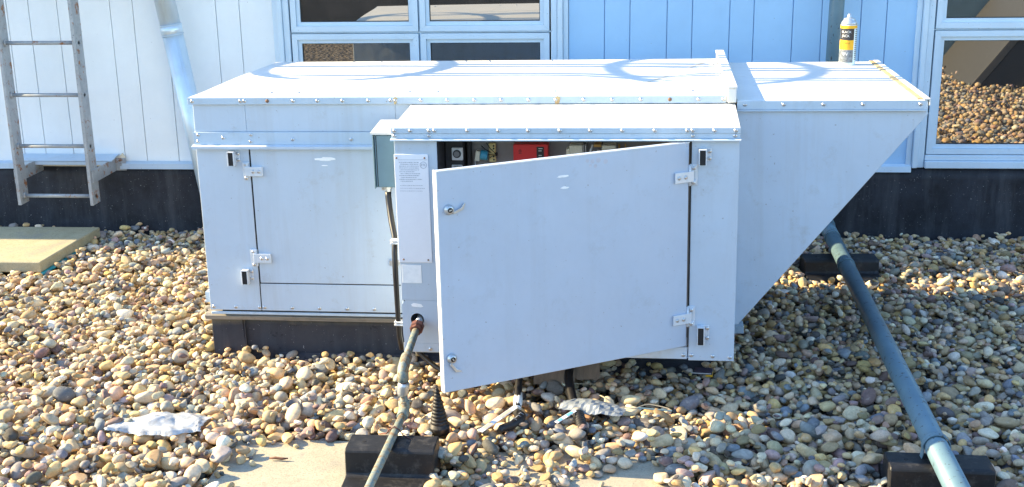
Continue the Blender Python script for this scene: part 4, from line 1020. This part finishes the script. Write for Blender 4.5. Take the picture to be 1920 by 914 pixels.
def inpoly(poly):
    ins = np.zeros_like(blocked); n = len(poly)
    for i in range(n):
        x1_, y1_ = poly[i]; x2_, y2_ = poly[(i+1) % n]
        cond = ((GY < y1_) != (GY < y2_)) & (GX < (x2_-x1_)*(GY-y1_)/(y2_-y1_+1e-12)+x1_); ins ^= cond
    return ins
bare = inpoly([(-.78, 3.462), (-.92, 3.455), (-1.02, 3.425), (-1.115, 3.40), (-1.10, 3.33), (-1.17, 3.27), (-1.165, 3.20), (-1.22, 3.12), (-1.24, 2.7), (-.5, 2.7), (-.53, 3.2), (-.6, 3.46)])
bare |= inpoly([(-.20, 3.10), (-.12, 3.225), (-.02, 3.27), (.03, 3.33), (.10, 3.375), (.135, 3.33), (.115, 3.25), (.13, 3.2), (.09, 2.7), (-.25, 2.7)])
xs, ys, zs, ra, rb_, rcx, rot = [], [], [], [], [], [], []
def drop(n, zcap, sizefun, xr, yr, cand=5):
    for _ in range(n):
        best = None
        for __ in range(cand):
            x = rng.uniform(*xr); y = rng.uniform(*yr); i = int((x-X0)/RES); j = int((y-Y0)/RES)
            if i < 5 or j < 5 or i > nx-6 or j > ny-6 or blocked[i, j]: continue
            if bare[i, j] and rng.random() < .975: continue
            h = Hm[i, j]
            if best is None or h < best[0]: best = (h, x, y, i, j)
        if best is None or best[0] > zcap: continue
        _, x, y, i, j = best
        a, b, c_ = sizefun(y); th = rng.uniform(0, math.pi)
        rad = int(a/RES)+1; i0, i1, j0, j1 = max(0, i-rad), min(nx, i+rad+1), max(0, j-rad), min(ny, j+rad+1)
        dx = gx[i0:i1, None]-x; dy = gy[None, j0:j1]-y; u = (dx*math.cos(th)+dy*math.sin(th))/a; v = (-dx*math.sin(th)+dy*math.cos(th))/b
        q = u*u+v*v; msk = q < 1
        if not msk.any(): continue
        s = np.sqrt(np.clip(1-q, 0, 1))*c_; sub = Hm[i0:i1, j0:j1]
        zc = np.percentile((sub+s)[msk], 84)
        if zc+c_ > .062: continue
        sub[msk] = np.maximum(sub[msk], (zc+s)[msk])
        xs.append(x); ys.append(y); zs.append(zc); ra.append(a); rb_.append(b); rcx.append(c_); rot.append(th)
def size(y):
    r = float(np.clip(rng.lognormal(math.log(.0172 if y < 3.8 else .0148), .36), .0085, .034)); e = rng.uniform(.62, .95); return r*1.12, r*e, r*rng.uniform(.42, .72)
def size_small(y):
    r = float(np.clip(rng.lognormal(math.log(.0115), .25), .007, .018)); return r*1.1, r*.85, r*.65
def size_far(y):
    r = float(np.clip(rng.lognormal(math.log(.019), .25), .012, .032)); return r*1.12, r*.85, r*.7
drop(800, .01, lambda y: (lambda r: (r*1.25, r*.85, r*.6))(rng.uniform(.021, .029)), (-3.5, 2.5), (2.85, 5.85))
drop(30000, .012, size, (-3.5, 2.5), (2.85, 5.85), 5)
drop(10000, .006, size_small, (-3.3, 2.4), (2.85, 5.85), 9)
drop(260, .05, lambda y: (lambda r: (r*1.2, r*.8, r*.6))(rng.uniform(.018, .029)), (-3.3, 2.4), (2.9, 5.8), 3)
drop(17000, .008, size_far, (2.3, 6.1), (-2.55, 5.85), 3)
xs, ys, zs, ra, rb_, rcx, rot = map(np.array, (xs, ys, zs, ra, rb_, rcx, rot))
nP = len(xs); print('pebbles', nP)
palette = palette*.82+palette.mean(1, keepdims=True)*.18*np.array([[1.02, 1.0, .97]])
colr = palette[rng.choice(len(palette), nP, p=pw)]*rng.uniform(.84, 1.42, (nP, 1))*np.array([[1.04, 1.0, .93]])*rng.uniform(.94, 1.06, (nP, 3))
def build_pebbles(idx, VV, FF):
    allv, allf, allc = [], [], []; base = 0
    for k in idx:
        v = VV[rng.integers(len(VV))]
        tx, ty = rng.normal(0, .27, 2)
        v = v*np.array([ra[k], rb_[k], rcx[k]])
        cx_, sx_ = math.cos(tx), math.sin(tx); cy_, sy_ = math.cos(ty), math.sin(ty)
        v = v@np.array([[1, 0, 0], [0, cx_, sx_], [0, -sx_, cx_]])@np.array([[cy_, 0, -sy_], [0, 1, 0], [sy_, 0, cy_]])
        c_, s_ = math.cos(rot[k]), math.sin(rot[k]); v = v@np.array([[c_, s_, 0], [-s_, c_, 0], [0, 0, 1]])
        allv.append(v+np.array([xs[k], ys[k], zs[k]])); allf.append(FF+base); allc.append(np.repeat(colr[k][None], len(v), 0)); base += len(v)
    return np.concatenate(allv), np.concatenate(allf), np.concatenate(allc)
near = np.where((ys < 3.75) & (xs > -2.2) & (xs < 1.4))[0]
mid = np.where(~((ys < 3.75) & (xs > -2.2) & (xs < 1.4)) & (xs < 2.45))[0]
fari = np.where(xs >= 2.45)[0]
parts = [build_pebbles(near, V3, F3), build_pebbles(mid, V2, F2), build_pebbles(fari, V1, F1)]
vv, ff_, cc_ = [], [], []; base = 0
for v, f, c_ in parts: vv.append(v); ff_.append(f+base); cc_.append(c_); base += len(v)
vv = np.concatenate(vv).astype(np.float32); ff_ = np.concatenate(ff_).astype(np.int32); cc_ = np.concatenate(cc_)
me = bpy.data.meshes.new('pebbles'); me.vertices.add(len(vv)); me.vertices.foreach_set('co', vv.ravel())
me.loops.add(len(ff_)*3); me.loops.foreach_set('vertex_index', ff_.ravel()); me.polygons.add(len(ff_))
me.polygons.foreach_set('loop_start', np.arange(0, len(ff_)*3, 3, dtype=np.int32))
me.update(calc_edges=True); me.polygons.foreach_set('use_smooth', np.ones(len(ff_), bool))
at = me.attributes.new('stone_colour', 'FLOAT_COLOR', 'POINT'); at.data.foreach_set('color', np.concatenate([cc_, np.ones((len(cc_), 1))], 1).astype(np.float32).ravel())
me.materials.append(M['stone']); me.validate()
pb = bpy.data.objects.new('pebbles', me); COL.objects.link(pb)
tag(pb, 'rounded multicoloured river pebbles covering the flat roof', 'pebbles', None, 'stuff')
